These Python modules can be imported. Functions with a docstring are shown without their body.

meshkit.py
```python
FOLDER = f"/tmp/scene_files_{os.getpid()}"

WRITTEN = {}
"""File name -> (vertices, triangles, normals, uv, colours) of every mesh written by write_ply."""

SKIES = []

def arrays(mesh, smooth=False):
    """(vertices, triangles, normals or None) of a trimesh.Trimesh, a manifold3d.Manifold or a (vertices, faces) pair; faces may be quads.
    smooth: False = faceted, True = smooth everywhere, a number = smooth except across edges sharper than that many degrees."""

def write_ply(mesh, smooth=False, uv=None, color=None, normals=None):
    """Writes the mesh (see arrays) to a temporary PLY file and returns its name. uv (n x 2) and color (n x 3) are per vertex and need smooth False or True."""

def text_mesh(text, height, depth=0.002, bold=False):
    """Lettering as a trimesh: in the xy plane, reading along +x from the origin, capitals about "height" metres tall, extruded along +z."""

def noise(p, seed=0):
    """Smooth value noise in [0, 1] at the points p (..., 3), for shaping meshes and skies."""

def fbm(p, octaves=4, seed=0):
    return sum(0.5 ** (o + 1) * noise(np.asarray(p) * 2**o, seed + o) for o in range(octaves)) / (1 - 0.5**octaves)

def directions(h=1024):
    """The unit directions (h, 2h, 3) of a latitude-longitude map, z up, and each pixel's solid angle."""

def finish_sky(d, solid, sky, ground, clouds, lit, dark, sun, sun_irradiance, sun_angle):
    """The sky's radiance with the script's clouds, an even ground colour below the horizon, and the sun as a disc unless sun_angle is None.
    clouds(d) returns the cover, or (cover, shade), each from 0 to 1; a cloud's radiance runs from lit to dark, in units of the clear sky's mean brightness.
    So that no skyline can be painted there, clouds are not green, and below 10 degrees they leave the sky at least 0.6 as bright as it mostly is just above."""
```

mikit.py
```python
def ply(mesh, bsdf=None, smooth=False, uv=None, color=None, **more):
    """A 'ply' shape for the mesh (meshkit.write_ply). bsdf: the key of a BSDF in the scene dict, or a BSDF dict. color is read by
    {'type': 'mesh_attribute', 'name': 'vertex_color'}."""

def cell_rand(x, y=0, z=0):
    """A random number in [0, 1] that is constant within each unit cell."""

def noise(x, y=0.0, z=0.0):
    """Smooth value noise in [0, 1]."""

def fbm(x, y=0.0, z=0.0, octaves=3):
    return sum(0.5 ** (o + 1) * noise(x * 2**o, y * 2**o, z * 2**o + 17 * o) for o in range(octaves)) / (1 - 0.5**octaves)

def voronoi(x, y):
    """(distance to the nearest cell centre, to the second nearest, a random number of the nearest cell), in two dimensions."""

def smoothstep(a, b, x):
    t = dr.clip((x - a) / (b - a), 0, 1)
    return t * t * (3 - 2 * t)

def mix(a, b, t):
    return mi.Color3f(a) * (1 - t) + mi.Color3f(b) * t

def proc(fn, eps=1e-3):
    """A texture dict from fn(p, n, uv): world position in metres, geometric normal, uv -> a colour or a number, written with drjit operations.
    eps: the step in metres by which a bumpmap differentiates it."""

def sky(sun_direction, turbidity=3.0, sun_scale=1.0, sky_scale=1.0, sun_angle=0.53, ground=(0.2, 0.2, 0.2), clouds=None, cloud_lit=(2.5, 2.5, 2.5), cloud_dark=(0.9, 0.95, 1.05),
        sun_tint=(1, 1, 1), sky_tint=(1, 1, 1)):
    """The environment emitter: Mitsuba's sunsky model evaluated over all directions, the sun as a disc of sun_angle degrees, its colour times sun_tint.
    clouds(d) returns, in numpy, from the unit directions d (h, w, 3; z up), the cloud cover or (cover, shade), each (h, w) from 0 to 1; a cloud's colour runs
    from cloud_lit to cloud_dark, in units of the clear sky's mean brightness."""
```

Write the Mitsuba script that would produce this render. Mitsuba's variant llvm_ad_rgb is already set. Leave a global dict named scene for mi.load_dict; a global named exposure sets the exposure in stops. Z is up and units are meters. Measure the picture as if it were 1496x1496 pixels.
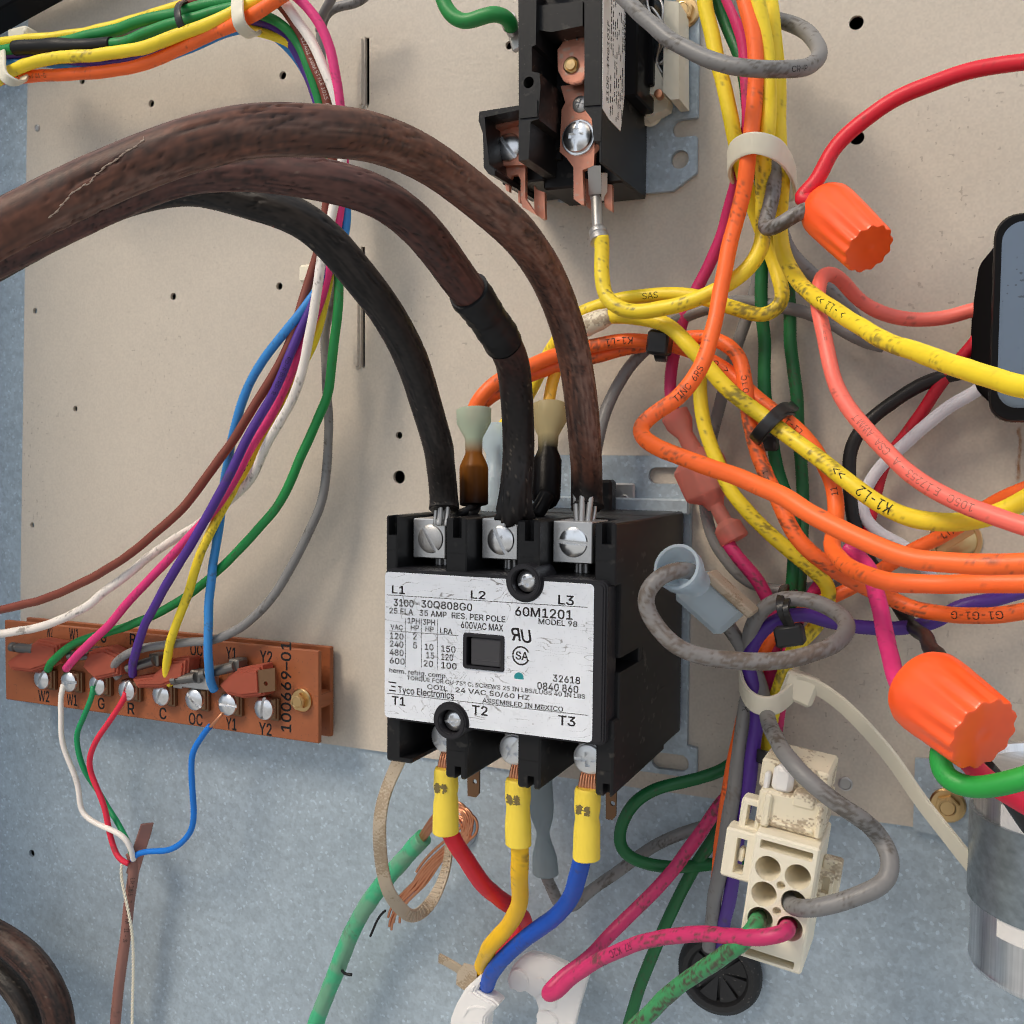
import math
import numpy as np
import trimesh, manifold3d
from scipy.interpolate import CubicSpline
from shapely.geometry import Polygon, Point, box as sbox, LineString
from shapely.ops import unary_union
from shapely import affinity
import drjit as dr
import mitsuba as mi
import mikit, meshkit
from mikit import noise, fbm, voronoi, cell_rand, smoothstep, mix, proc

# ------------------------------------------------------------------ camera, light, exposure
# World: metres, x right, y into the panel, z up. The beige plate is the plane y = 0; "h" below is the height in mm in front of it.
exposure = 1.88
scene = {
    'type': 'scene',
    'sensor': {
        'type': 'perspective', 'fov': 52.2254, 'fov_axis': 'x', 'near_clip': 0.005, 'far_clip': 30.0,
        'to_world': mi.ScalarTransform4f().look_at(origin=[0, -0.30, 0], target=[-0.40467271, -0.30 + 0.91298892, -0.05187718],
                                                   up=[-0.0294812, 0.04367509, 0.99861071]),
        'film': {'type': 'hdrfilm', 'width': 1024, 'height': 1024},
    },
    # bright overcast sky, the veiled sun high to the left behind the photographer
    'sky': mikit.sky([-0.45, -0.75, 0.85], turbidity=3, sun_scale=0.48, sun_angle=20, sun_tint=(0.93, 0.98, 1.08), clouds=lambda d: 1.0,
                     cloud_lit=(2.1, 2.27, 2.5), ground=(0.38, 0.38, 0.37)),
}
labels = {}

# ------------------------------------------------------------------ helpers
taken = {}


def key_of(name, parent=None):
    full = name if parent is None else parent + '__' + name
    n = taken.get(full, 0)
    taken[full] = n + 1
    return full if n == 0 else '%s_%03d' % (full, n)


def thing(name, label, cat, group=None):
    k = key_of(name)
    labels[k] = {'label': label, 'category': cat}
    if group:
        labels[k]['group'] = group
    return k


def as_tm(m):
    if isinstance(m, trimesh.Trimesh):
        return m
    if hasattr(m, 'to_mesh'):
        q = m.to_mesh()
        return trimesh.Trimesh(np.array(q.vert_properties[:, :3]), np.array(q.tri_verts), process=False)
    if isinstance(m, (list, tuple)):
        return trimesh.util.concatenate([as_tm(x) for x in m])
    raise TypeError


def put(key, mesh, bsdf, smooth=35, color=None):
    """mesh in mm (x, y, z)"""
    m = as_tm(mesh)
    m = trimesh.Trimesh(np.asarray(m.vertices) * 0.001, m.faces, process=False)
    scene[key] = mikit.ply(m, bsdf, smooth=smooth, color=color)
    return key


def part(parent, name, mesh, bsdf, smooth=35, color=None, label=None, stuff=False):
    k = put(key_of(name, parent), mesh, bsdf, smooth, color)
    if label:
        labels.setdefault(k, {})['label'] = label
    if stuff:
        labels.setdefault(k, {})['kind'] = 'stuff'
    return k


def solo(name, label, cat, mesh, bsdf, smooth=35, color=None, group=None):
    k = thing(name, label, cat, group)
    put(k, mesh, bsdf, smooth, color)
    return k


def hull(pts):
    return trimesh.convex.convex_hull(np.asarray(pts, float))


def bx(x0, x1, z0, z1, h0, h1, c=0.4):
    """chamfered box; x, z and height over the plate"""
    a, b, d = (x1 - x0) / 2, (h1 - h0) / 2, (z1 - z0) / 2
    c = min(c, a * .8, b * .8, d * .8)
    s = [(-1, -1, -1), (-1, -1, 1), (-1, 1, -1), (-1, 1, 1), (1, -1, -1), (1, -1, 1), (1, 1, -1), (1, 1, 1)]
    p = []
    for i, j, k in s:
        p += [(i * a, j * (b - c), k * (d - c)), (i * (a - c), j * b, k * (d - c)), (i * (a - c), j * (b - c), k * d)]
    return hull(np.array(p) + [(x0 + x1) / 2, -(h0 + h1) / 2, (z0 + z1) / 2])


def ex(poly, h0, h1):
    """shapely polygon in (x, z) extruded from height h0 to h1"""
    out = []
    for g in getattr(poly, 'geoms', [poly]):
        if g.is_empty or g.area < 1e-6:
            continue
        m = trimesh.creation.extrude_polygon(g, h1 - h0, engine='earcut')
        v = np.asarray(m.vertices)
        out.append(trimesh.Trimesh(np.stack([v[:, 0], -(h0 + v[:, 2]), v[:, 1]], 1), m.faces, process=False))
    return trimesh.util.concatenate(out)


def exc(poly, h0, h1, c=0.3):
    """the same with a chamfered front edge, for one ring without holes (buffer keeps it simple)"""
    return trimesh.util.concatenate([ex(poly, h0, h1 - c), ex(poly.buffer(-c * .45, join_style=2), h1 - c, h1 - c * .4), ex(poly.buffer(-c, join_style=2), h1 - c * .4, h1)])


def rrect(x0, x1, z0, z1, r=1.0):
    return sbox(x0 + r, z0 + r, x1 - r, z1 - r).buffer(r, quad_segs=6)


def frame(d):
    d = np.asarray(d, float) / np.linalg.norm(d)
    a = np.array([0, 0, 1.0]) if abs(d[2]) < .9 else np.array([1.0, 0, 0])
    u = np.cross(a, d); u /= np.linalg.norm(u)
    return u, np.cross(d, u), d


def lathe(p0, p1, prof, n=28, sx=1.0, flat=1.0, up=None):
    """profile [(t, r)] swept round the axis p0 -> p1, t in mm from p0; flat squashes it across 'up'"""
    p0, p1 = np.asarray(p0, float), np.asarray(p1, float)
    u, v, d = frame(p1 - p0)
    if up is not None:
        v = np.asarray(up, float) - d * np.dot(up, d); v /= np.linalg.norm(v); u = np.cross(v, d)
    a = np.arange(n) / n * 2 * np.pi
    V = [p0 + d * prof[0][0]]
    for t, r in prof:
        V += list(p0 + d * t + r * (np.cos(a)[:, None] * u + flat * np.sin(a)[:, None] * v))
    V.append(p0 + d * prof[-1][0])
    F = []
    for i in range(len(prof) - 1):
        for j in range(n):
            q, w = 1 + i * n + j, 1 + i * n + (j + 1) % n
            F += [(q, w, q + n), (w, w + n, q + n)]
    e = len(V) - 1
    for j in range(n):
        F += [(0, 1 + (j + 1) % n, 1 + j), (e, e - n + j, e - n + (j + 1) % n)]
    m = trimesh.Trimesh(np.array(V), np.array(F), process=False)
    return m


def man(m):
    m = m.copy(); m.merge_vertices()
    if m.volume < 0:
        m.invert()
    return manifold3d.Manifold(manifold3d.Mesh(np.asarray(m.vertices, np.float32), np.asarray(m.faces, np.uint32)))


def cut(a, *bs):
    r = man(as_tm(a))
    for b in bs:
        r = r - man(as_tm(b))
    return as_tm(r)


def move(m, x=0, h=0, z=0):
    m = as_tm(m).copy(); m.apply_translation([x, -h, z]); return m


def rotz(m, deg, about):
    """turn in the plate's plane about (x, z)"""
    m = as_tm(m).copy()
    m.apply_transform(trimesh.transformations.rotation_matrix(math.radians(-deg), [0, 1, 0], [about[0], 0, about[1]]))
    return m


def path(pts, step=0.75):
    p = np.asarray(pts, float)
    d = np.r_[0, np.cumsum(np.maximum(np.linalg.norm(np.diff(p, axis=0), axis=1), 1e-3) ** 0.75)]
    s = CubicSpline(d, p)
    q = s(np.linspace(0, d[-1], max(60, len(p) * 30)))
    L = np.r_[0, np.cumsum(np.linalg.norm(np.diff(q, axis=0), axis=1))]
    t = np.linspace(0, L[-1], max(4, int(L[-1] / step)))
    return np.stack([np.interp(t, L, q[:, k]) for k in range(3)], 1), t


def frames(c):
    T = np.gradient(c, axis=0); T /= np.linalg.norm(T, axis=1, keepdims=True)
    N = np.zeros_like(T)
    a = np.array([0, -1.0, 0]); a = a - T[0] * (a @ T[0])
    if np.linalg.norm(a) < .2:
        a = np.array([0, 0, 1.0]) - T[0] * T[0][2]
    N[0] = a / np.linalg.norm(a)
    for i in range(1, len(T)):
        v = N[i - 1] - T[i] * (N[i - 1] @ T[i]); N[i] = v / np.linalg.norm(v)
    return T, N, np.cross(T, N)


def sweep(c, R, n=14, disp=None):
    """tube round the curve c; R scalar or per ring; disp (rings, n) added to the radius. Returns mesh, ring index s-coordinates"""
    T, N, B = frames(c)
    a = np.arange(n) / n * 2 * np.pi
    R = np.broadcast_to(np.asarray(R, float), (len(c),))[:, None] + (0 if disp is None else disp)
    R = np.broadcast_to(R, (len(c), n))
    V = c[:, None] + R[..., None] * (np.cos(a)[None, :, None] * N[:, None] + np.sin(a)[None, :, None] * B[:, None])
    V = V.reshape(-1, 3)
    i, j = np.meshgrid(np.arange(len(c) - 1), np.arange(n), indexing='ij')
    q, w = i * n + j, i * n + (j + 1) % n
    F = np.concatenate([np.stack([q, w, q + n], -1).reshape(-1, 3), np.stack([w, w + n, q + n], -1).reshape(-1, 3)])
    k = len(V)
    V = np.vstack([V, c[0], c[-1]])
    jj = np.arange(n)
    F = np.vstack([F, np.stack([np.full(n, k), (jj + 1) % n, jj], 1), np.stack([np.full(n, k + 1), k - n + jj, k - n + (jj + 1) % n], 1)])
    return trimesh.Trimesh(V, F, process=False)


def lin(c):
    c = np.asarray(c, float) / 255
    return np.where(c <= .04045, c / 12.92, ((c + .055) / 1.055) ** 2.4)


GRIME = np.array([0.060, 0.048, 0.034])
wire_seed = [0]


def grime(v, base, amount, seed, grain=1.0, tint=GRIME, st=None):
    """dirt specks and smears with an outline, stuck to the insulation, strewn by noise"""
    big = meshkit.fbm(v / 8.0, 3, seed)
    q = v if st is None else st
    mid = .55 * meshkit.fbm(q / (.8 * grain), 3, seed + 7) + .45 * meshkit.fbm(v / .62, 2, seed + 19)
    m = np.clip((mid + 0.70 * (big - .5) - (0.725 - 0.34 * amount)) / 0.10, 0, 1) * np.minimum(.95, .40 + amount)
    fine = meshkit.noise(v / .5, seed + 3)
    tone = 0.93 + 0.14 * meshkit.fbm(v / 5.0, 2, seed + 11)[:, None] + .05 * (fine[:, None] - .5)
    film = (0.20 * amount)[:, None] if np.ndim(amount) else 0.20 * amount
    col = base * tone * (1 - film) + tint * 2.2 * film
    return col * (1 - m[:, None]) + tint * (0.7 + .6 * fine[:, None]) * m[:, None]


COL = {'yellow': lin((234, 206, 44)) , 'orange': lin((246, 104, 38)), 'green': lin((20, 128, 62)), 'grey': lin((120, 119, 119)),
       'white': lin((226, 218, 210)), 'pink': lin((214, 50, 118)), 'magenta': lin((196, 40, 100)), 'purple': lin((74, 40, 132)), 'blue': lin((48, 128, 196)),
       'brown': lin((120, 58, 44)), 'red': lin((206, 24, 44)), 'black': lin((22, 22, 24)), 'salmon': lin((238, 112, 98)), 'royal': lin((8, 72, 172)),
       'gold': lin((232, 182, 20)), 'tgreen': lin((16, 140, 84)), 'tblue': lin((14, 110, 200)), 'tred': lin((216, 40, 66)), 'dkgreen': lin((14, 98, 52))}


def curved_print(c, s0, text, cap, r, flip=False, ink='print_ink', roll=0.0, bold=False):
    """lettering bent round a wire: starts s0 mm along it, cap mm tall"""
    m = meshkit.text_mesh(text, cap, 0.02, bold=bold)
    m = m.subdivide_to_size(0.5)
    v = np.asarray(m.vertices).copy()
    v[:, 1] -= cap / 2
    v[:, 0] -= v[:, 0].min()
    if flip:
        v[:, 0] = v[:, 0].max() - v[:, 0]; v[:, 1] *= -1
    L = np.r_[0, np.cumsum(np.linalg.norm(np.diff(c, axis=0), axis=1))]
    T, N, B = frames(c)
    s = np.clip(s0 + v[:, 0], 0, L[-1])
    P = np.stack([np.interp(s, L, c[:, k]) for k in range(3)], 1)
    t = np.stack([np.interp(s, L, T[:, k]) for k in range(3)], 1); t /= np.linalg.norm(t, axis=1, keepdims=True)
    eye = np.array([0, -300.0, 0]) - P
    e = eye - t * (eye * t).sum(1, keepdims=True); e /= np.linalg.norm(e, axis=1, keepdims=True)
    b = np.cross(e, t)          # letters stand up along b
    a = v[:, 1] / r + roll
    rr = r + 0.025 + v[:, 2]
    out = P + rr[:, None] * (np.cos(a)[:, None] * e + np.sin(a)[:, None] * b)
    return trimesh.Trimesh(out, m.faces, process=False)


def wire(name, label, col, r, pts, dirt=0.15, cat='wire', prints=(), group=None, n=16, bsdf='wire_plastic', ink='print_ink', tint=GRIME):
    if np.max(dirt) > .25:
        n = 20
    c, t = path(pts, 0.55)
    wire_seed[0] += 13
    sd = wire_seed[0]
    # slight kinks of a real, hand-bent wire
    jit = np.stack([meshkit.fbm(np.stack([t / 14, t * 0 + 3 * q, t * 0], 1), 2, sd + q) - .5 for q in range(3)], 1) * 0.95
    jit *= np.minimum(1, np.minimum(t, t[-1] - t) / 6)[:, None]
    c = c + jit
    m = sweep(c, r * (1 + .07 * (meshkit.fbm(np.stack([t / 6, t * 0, t * 0], 1), 2, sd + 5) - .5)), n)
    base = COL[col] if isinstance(col, str) else np.asarray(col)
    k = thing(name, label, cat, group)
    an = np.tile(np.arange(n) / n * 2 * np.pi, len(t))
    st = np.stack([np.repeat(t, n) / 2.2, r * 1.6 * np.cos(an), r * 1.6 * np.sin(an)], 1)
    if np.ndim(dirt):
        dirt = np.interp(np.r_[np.repeat(t, n), 0, t[-1]] / t[-1], np.linspace(0, 1, len(dirt)), dirt)
    vc = grime(np.asarray(m.vertices), base, dirt, sd, tint=tint, st=np.vstack([st, st[:1], st[-1:]]))
    if prints:
        part(k, 'insulation', m, bsdf, True, vc)
        for s0, text, cap, flip in prints:
            part(k, 'printed_mark', curved_print(c, s0, text, cap, r, flip), ink, False)
    else:
        put(k, m, bsdf, True, vc)
    return k, c


def ribbon(pts, wdir, width, thick, step=0.8):
    """a flat strap along pts; wdir: width direction per control point or one"""
    c, t = path(pts, step)
    T = np.gradient(c, axis=0); T /= np.linalg.norm(T, axis=1, keepdims=True)
    w = np.asarray(wdir, float)
    if w.ndim == 1:
        w = np.repeat(w[None], len(pts), 0)
    f = np.linspace(0, len(w) - 1, len(c))
    W = np.stack([np.interp(f, np.arange(len(w)), w[:, k]) for k in range(3)], 1)
    W -= T * (W * T).sum(1, keepdims=True); W /= np.linalg.norm(W, axis=1, keepdims=True)
    N = np.cross(T, W)
    q = [(-.5, -.3), (-.5, .3), (-.4, .5), (.4, .5), (.5, .3), (.5, -.3), (.4, -.5), (-.4, -.5)]
    V = np.stack([c + W * a * width + N * b * thick for a, b in q], 1).reshape(-1, 3)
    n = 8
    i, j = np.meshgrid(np.arange(len(c) - 1), np.arange(n), indexing='ij')
    A, Bq = i * n + j, i * n + (j + 1) % n
    F = np.concatenate([np.stack([A, Bq, A + n], -1).reshape(-1, 3), np.stack([Bq, Bq + n, A + n], -1).reshape(-1, 3)])
    e = len(V) - n
    for k in range(1, n - 1):
        F = np.vstack([F, [[0, k + 1, k]], [[e, e + k, e + k + 1]]])
    m = trimesh.Trimesh(V, F, process=False)
    if m.volume < 0:
        m.invert()
    return m


def oriented(m, o, ex_, ez_, eh_):
    """place a mesh built in (x, y=-h, z) with axes: x -> ex_, z -> ez_, h -> eh_ at origin o"""
    m = as_tm(m).copy()
    v = np.asarray(m.vertices)
    m.vertices = np.asarray(o) + v[:, [0]] * np.asarray(ex_) + v[:, [2]] * np.asarray(ez_) - v[:, [1]] * np.asarray(eh_)
    return m


def unit(v):
    v = np.asarray(v, float)
    return v / np.linalg.norm(v)


def screw(x, z, h, r, tilt=0.0, kind='slot', dome=1.2, washer=None, depth=0.9):
    """pan head screw facing the viewer"""
    prof = [(-1.5, r * .97), (0, r), (dome * .45, r * .95), (dome * .8, r * .75), (dome, r * .4), (dome * 1.03, 0.02)]
    m = lathe((x, -h, z), (x, -h - 1, z), prof, 32)
    w = r * .13
    if kind == 'slot':
        bs = [bx(x - r * 1.2, x + r * 1.2, z - w, z + w, h + dome - depth, h + dome + 2, .01)]
    elif kind == 'cross':
        bs = [bx(x - r * .55, x + r * .55, z - w, z + w, h + dome - depth, h + dome + 2, .01), bx(x - w, x + w, z - r * .55, z + r * .55, h + dome - depth, h + dome + 2, .01)]
    else:   # combination: long slot and a short cross
        bs = [bx(x - r * 1.2, x + r * 1.2, z - w * .8, z + w * .8, h + dome - depth * .7, h + dome + 2, .01), bx(x - w * 1.3, x + w * 1.3, z - r * .5, z + r * .5, h + dome - depth, h + dome + 2, .01),
              bx(x - r * .5, x + r * .5, z - w * 1.3, z + w * 1.3, h + dome - depth, h + dome + 2, .01)]
    m = cut(m, *bs)
    m = rotz(m, tilt, (x, z))
    if washer:
        m = trimesh.util.concatenate([m, lathe((x, -h + 1.6, z), (x, -h, z), [(0, washer), (1.0, washer), (1.15, washer - .2), (1.15, r * .5)], 32)])
    return m


def hexbolt(x, z, h, r, rw):
    a = np.arange(6) / 6 * 2 * np.pi + .3
    hexa = Polygon(np.stack([x + r * np.cos(a), z + r * np.sin(a)], 1))
    fl = lathe((x, -h, z), (x, -h - 1, z), [(0, rw), (.7, rw), (1.1, rw * .9), (1.2, r * .6)], 32)
    hd = exc(hexa, h + 1.0, h + 3.4, .5)
    tp = lathe((x, -h - 3.3, z), (x, -h - 4, z), [(0, r * .72), (.25, r * .68), (.3, r * .6), (.1, r * .55), (.12, .02)], 24)
    return [fl, hd, tp]


def flat_text(text, x0, z0, width, cap, h, bold=False, up=False):
    """lettering flat on a face, baseline left at (x0, z0)"""
    m = meshkit.text_mesh(text, cap, 0.03, bold=bold)
    v = np.asarray(m.vertices).copy()
    v[:, 0] -= v[:, 0].min()
    v[:, 0] *= width / v[:, 0].max()
    if up:
        out = np.stack([x0 - v[:, 1], -(h + v[:, 2]), z0 + v[:, 0]], 1)
    else:
        out = np.stack([x0 + v[:, 0], -(h + v[:, 2]), z0 + v[:, 1]], 1)
    return trimesh.Trimesh(out, m.faces, process=False)


def bar(x0, z0, x1, z1, w, h):
    return ex(LineString([(x0, z0), (x1, z1)]).buffer(w / 2, cap_style=2), h, h + .03)


# ------------------------------------------------------------------ materials
def two(b):
    return {'type': 'twosided', 'bsdf': b}


def pr(color, rough, metal=0.0, spec=0.5, **k):
    c = color if isinstance(color, dict) else {'type': 'rgb', 'value': [float(x) for x in color]}
    ro = rough if isinstance(rough, dict) else float(rough)
    b = {'type': 'principled', 'base_color': c, 'roughness': ro, 'metallic': float(metal), **k}
    if metal == 0:
        b['specular'] = spec
    return two(b)


VC = {'type': 'mesh_attribute', 'name': 'vertex_color'}


RUST = ((10.1,0.0,-4.6)[0], (10.1,0.0,-4.6)[2], (9.6,0.0,8.9)[2])


def f_panel(p, n, uv):
    x, z = p.x * 1000, p.z * 1000
    t = fbm(x / 26, z / 26, 1.0, 3)
    g = noise(x / .5, z / .5, 4.0)
    c = mix((.495, .438, .368), (.53, .47, .395), t) * (0.95 + 0.10 * g)
    # scuffs and specks where the photograph shows them: mostly low on the left and scattered
    sp = noise(x / 1.1, z / 1.1, 9.0)
    region = smoothstep(.5, .8, noise(x / 38, z / 38, 2.0))
    speck = smoothstep(.905, .95, sp) * (0.25 + 0.75 * region)
    # rust run below the black box
    rx = dr.abs(x - RUST[0] + .8 * (noise(z / 4, 3.0) - .5))
    rust = smoothstep(1.1, .3, rx + .5 * noise(x / .4, z / 1.6, 6.0)) * smoothstep(-1, 1, z - RUST[1]) * smoothstep(RUST[2] + 1, RUST[2] - 1, z)
    c = mix(c, (.26, .11, .03), rust * (.35 + .6 * noise(x / .5, z / .8, 2.0)))
    return mix(c, (.20, .16, .12), dr.minimum(1.0, .35 * speck))


def f_panel_bump(p, n, uv):
    x, z = p.x * 1000, p.z * 1000
    return fbm(x / .8, z / .8, 5.0, 2) * 0.000085


def f_galv(p, n, uv):
    x, y, z = p.x * 1000, p.y * 1000, p.z * 1000
    a, b, w = voronoi(x / 1.7 + y / 3, z / 1.7 + y / 3)
    a2, b2, w2 = voronoi(x / .8 + 40, z / .8 + y)
    big = fbm(x / 20, z / 20, y / 20, 3)
    wisp = fbm(x / 5, z / 2.2, 7.0, 3)
    v = .72 + .11 * w + .11 * w2 + .14 * (big - .5) + .15 * (wisp - .5)
    v = v + smoothstep(.93, .99, w2) * .2
    return mi.Color3f(.46, .545, .615) * v


def f_galv_rough(p, n, uv):
    x, z = p.x * 1000, p.z * 1000
    return .42 + .16 * fbm(x / 4, z / 4, 3.0, 2)


def f_black(p, n, uv):
    x, y, z = p.x * 1000, p.y * 1000, p.z * 1000
    d = smoothstep(.62, .80, fbm(x / 2.2, y / 2.2, z / 2.2, 3)) * smoothstep(.45, .7, fbm(x / 14, y / 14, z / 14, 2))
    s = smoothstep(.93, .97, noise(x / .7, y / .7, z / .7))
    return mix((.010, .010, .011), (.075, .068, .058), dr.minimum(1.0, .5 * d + .5 * s))


def f_label(p, n, uv):
    x, z = p.x * 1000, p.z * 1000
    t = fbm(x / 6, z / 6, 2.0, 3)
    c = mix((.66, .68, .72), (.76, .78, .82), t)
    # crazed film: short cracks, lengthwise on the right, radiating from the opening and the two bosses
    wob = fbm(x / 2.0, z / 2.0, 8.0, 2)
    k1 = smoothstep(.030, .008, dr.abs(noise(x / 5.0 + 3, z / .75 + wob, 3.0) - .5)) * smoothstep(.50, .62, noise(x / 7, z / 5, 12.0))
    out = k1 * .8
    for cx, cz, rad, nspoke, sd in ((-112.8, -51.5, 13.0, 9.0, 1.0), (-102.0, -31.0, 10.0, 8.0, 5.0), (-122.8, -67.5, 9.5, 8.0, 9.0)):
        dx, dz = x - cx, z - cz
        r = dr.sqrt(dx * dx + dz * dz)
        th = dr.atan2(dz, dx)
        s = noise(th * nspoke + 30, r / 2.6 + wob, sd)
        k = smoothstep(.045, .012, dr.abs(s - .5)) * smoothstep(rad, rad * .45, r + 5 * (noise(x / 1.7, z / 1.7, sd) - .5)) * smoothstep(.25, .5, noise(x / 1.5, z / 1.5, sd + 2))
        out = dr.maximum(out, k * .9)
    grime_ = smoothstep(.80, .90, noise(x / .5, z / .5, 17.0)) * .12
    return mix(c, (.20, .19, .19), dr.minimum(1.0, out + grime_))


def f_board(p, n, uv):
    x, z = p.x * 1000, p.z * 1000
    t = fbm(x / 7, z / 7, 2.0, 3)
    s = smoothstep(.88, .95, noise(x / .6, z / .6, 6.0))
    return mix(mix((.25, .070, .026), (.30, .095, .036), t), (.12, .05, .03), s * .6)


def f_steel(p, n, uv):
    x, y, z = p.x * 1000, p.y * 1000, p.z * 1000
    v = .62 + .30 * fbm(x / 1.2, y / 1.2, z / 1.2, 3)
    st = smoothstep(.70, .85, fbm(x / 1.6 + 9, y / 1.6, z / 1.6, 2))
    return mix(mi.Color3f(v, v, v * 1.01), (.22, .20, .18), st * .7)


def f_copper(p, n, uv):
    x, y, z = p.x * 1000, p.y * 1000, p.z * 1000
    t = fbm(x / 3, y / 3, z / 3, 3)
    v = smoothstep(.66, .78, fbm(x / 1.5 + 4, y / 1.5, z / 1.5, 2))
    return mix(mix((.52, .20, .13), (.62, .28, .19), t), (.42, .38, .30), v * .5)


def f_dusty(p, n, uv):
    x, y, z = p.x * 1000, p.y * 1000, p.z * 1000
    a = fbm(x / 5, y / 5, z / 5, 3)
    g = noise(x / .5, y / .5, z / .5)
    m = smoothstep(.50, .62, a + .25 * (g - .5))
    return mix((.70, .63, .48), (.32, .24, .16), m * (.45 + .4 * g))


def f_tie(p, n, uv):
    x, y, z = p.x * 1000, p.y * 1000, p.z * 1000
    g = noise(x / .45, y / .45, z / .45)
    m = smoothstep(.45, .62, fbm(x / 9, y / 9, z / 9, 3) + .3 * (g - .5))
    return mix((.40, .33, .245), (.27, .20, .13), m * (.5 + .5 * g))


def f_rubber(p, n, uv):
    x, y, z = p.x * 1000, p.y * 1000, p.z * 1000
    g = smoothstep(.80, .93, noise(x / .55, y / .55, z / .55)) * smoothstep(.35, .7, fbm(x / 5, y / 5, z / 5, 2))
    return mix((.016, .016, .017), (.16, .14, .12), g * .7)


def f_cap(p, n, uv):
    x, y, z = p.x * 1000, p.y * 1000, p.z * 1000
    a = dr.atan2(y + 28, x - 24)
    v = .62 + .22 * noise(a * 60, z / 20, 1.0) + .12 * fbm(x / 3, y / 3, z / 3, 2)
    return mi.Color3f(v, v, v * 1.01)


def f_strap(p, n, uv):
    x, y, z = p.x * 1000, p.y * 1000, p.z * 1000
    v = .80 + .5 * (fbm(x / 1.6, y / 1.6, z / 1.6, 3) - .5) + .3 * (fbm(x / 8, y / 8, z / 8, 2) - .5)
    return mi.Color3f(.36, .42, .46) * v


def f_lid(p, n, uv):
    x, z = p.x * 1000, p.z * 1000
    drops = smoothstep(.78, .90, noise(x / .8, z / .8, 3.0)) * smoothstep(.4, .65, fbm(x / 9, z / 9, 1.0, 2))
    return mix((.135, .170, .220), (.05, .055, .065), drops * .7)


def f_nut(p, n, uv):
    x, y, z = p.x * 1000, p.y * 1000, p.z * 1000
    t = fbm(x / 6, y / 6, z / 6, 2)
    return mix((.88, .085, .016), (.92, .115, .022), t)


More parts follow.
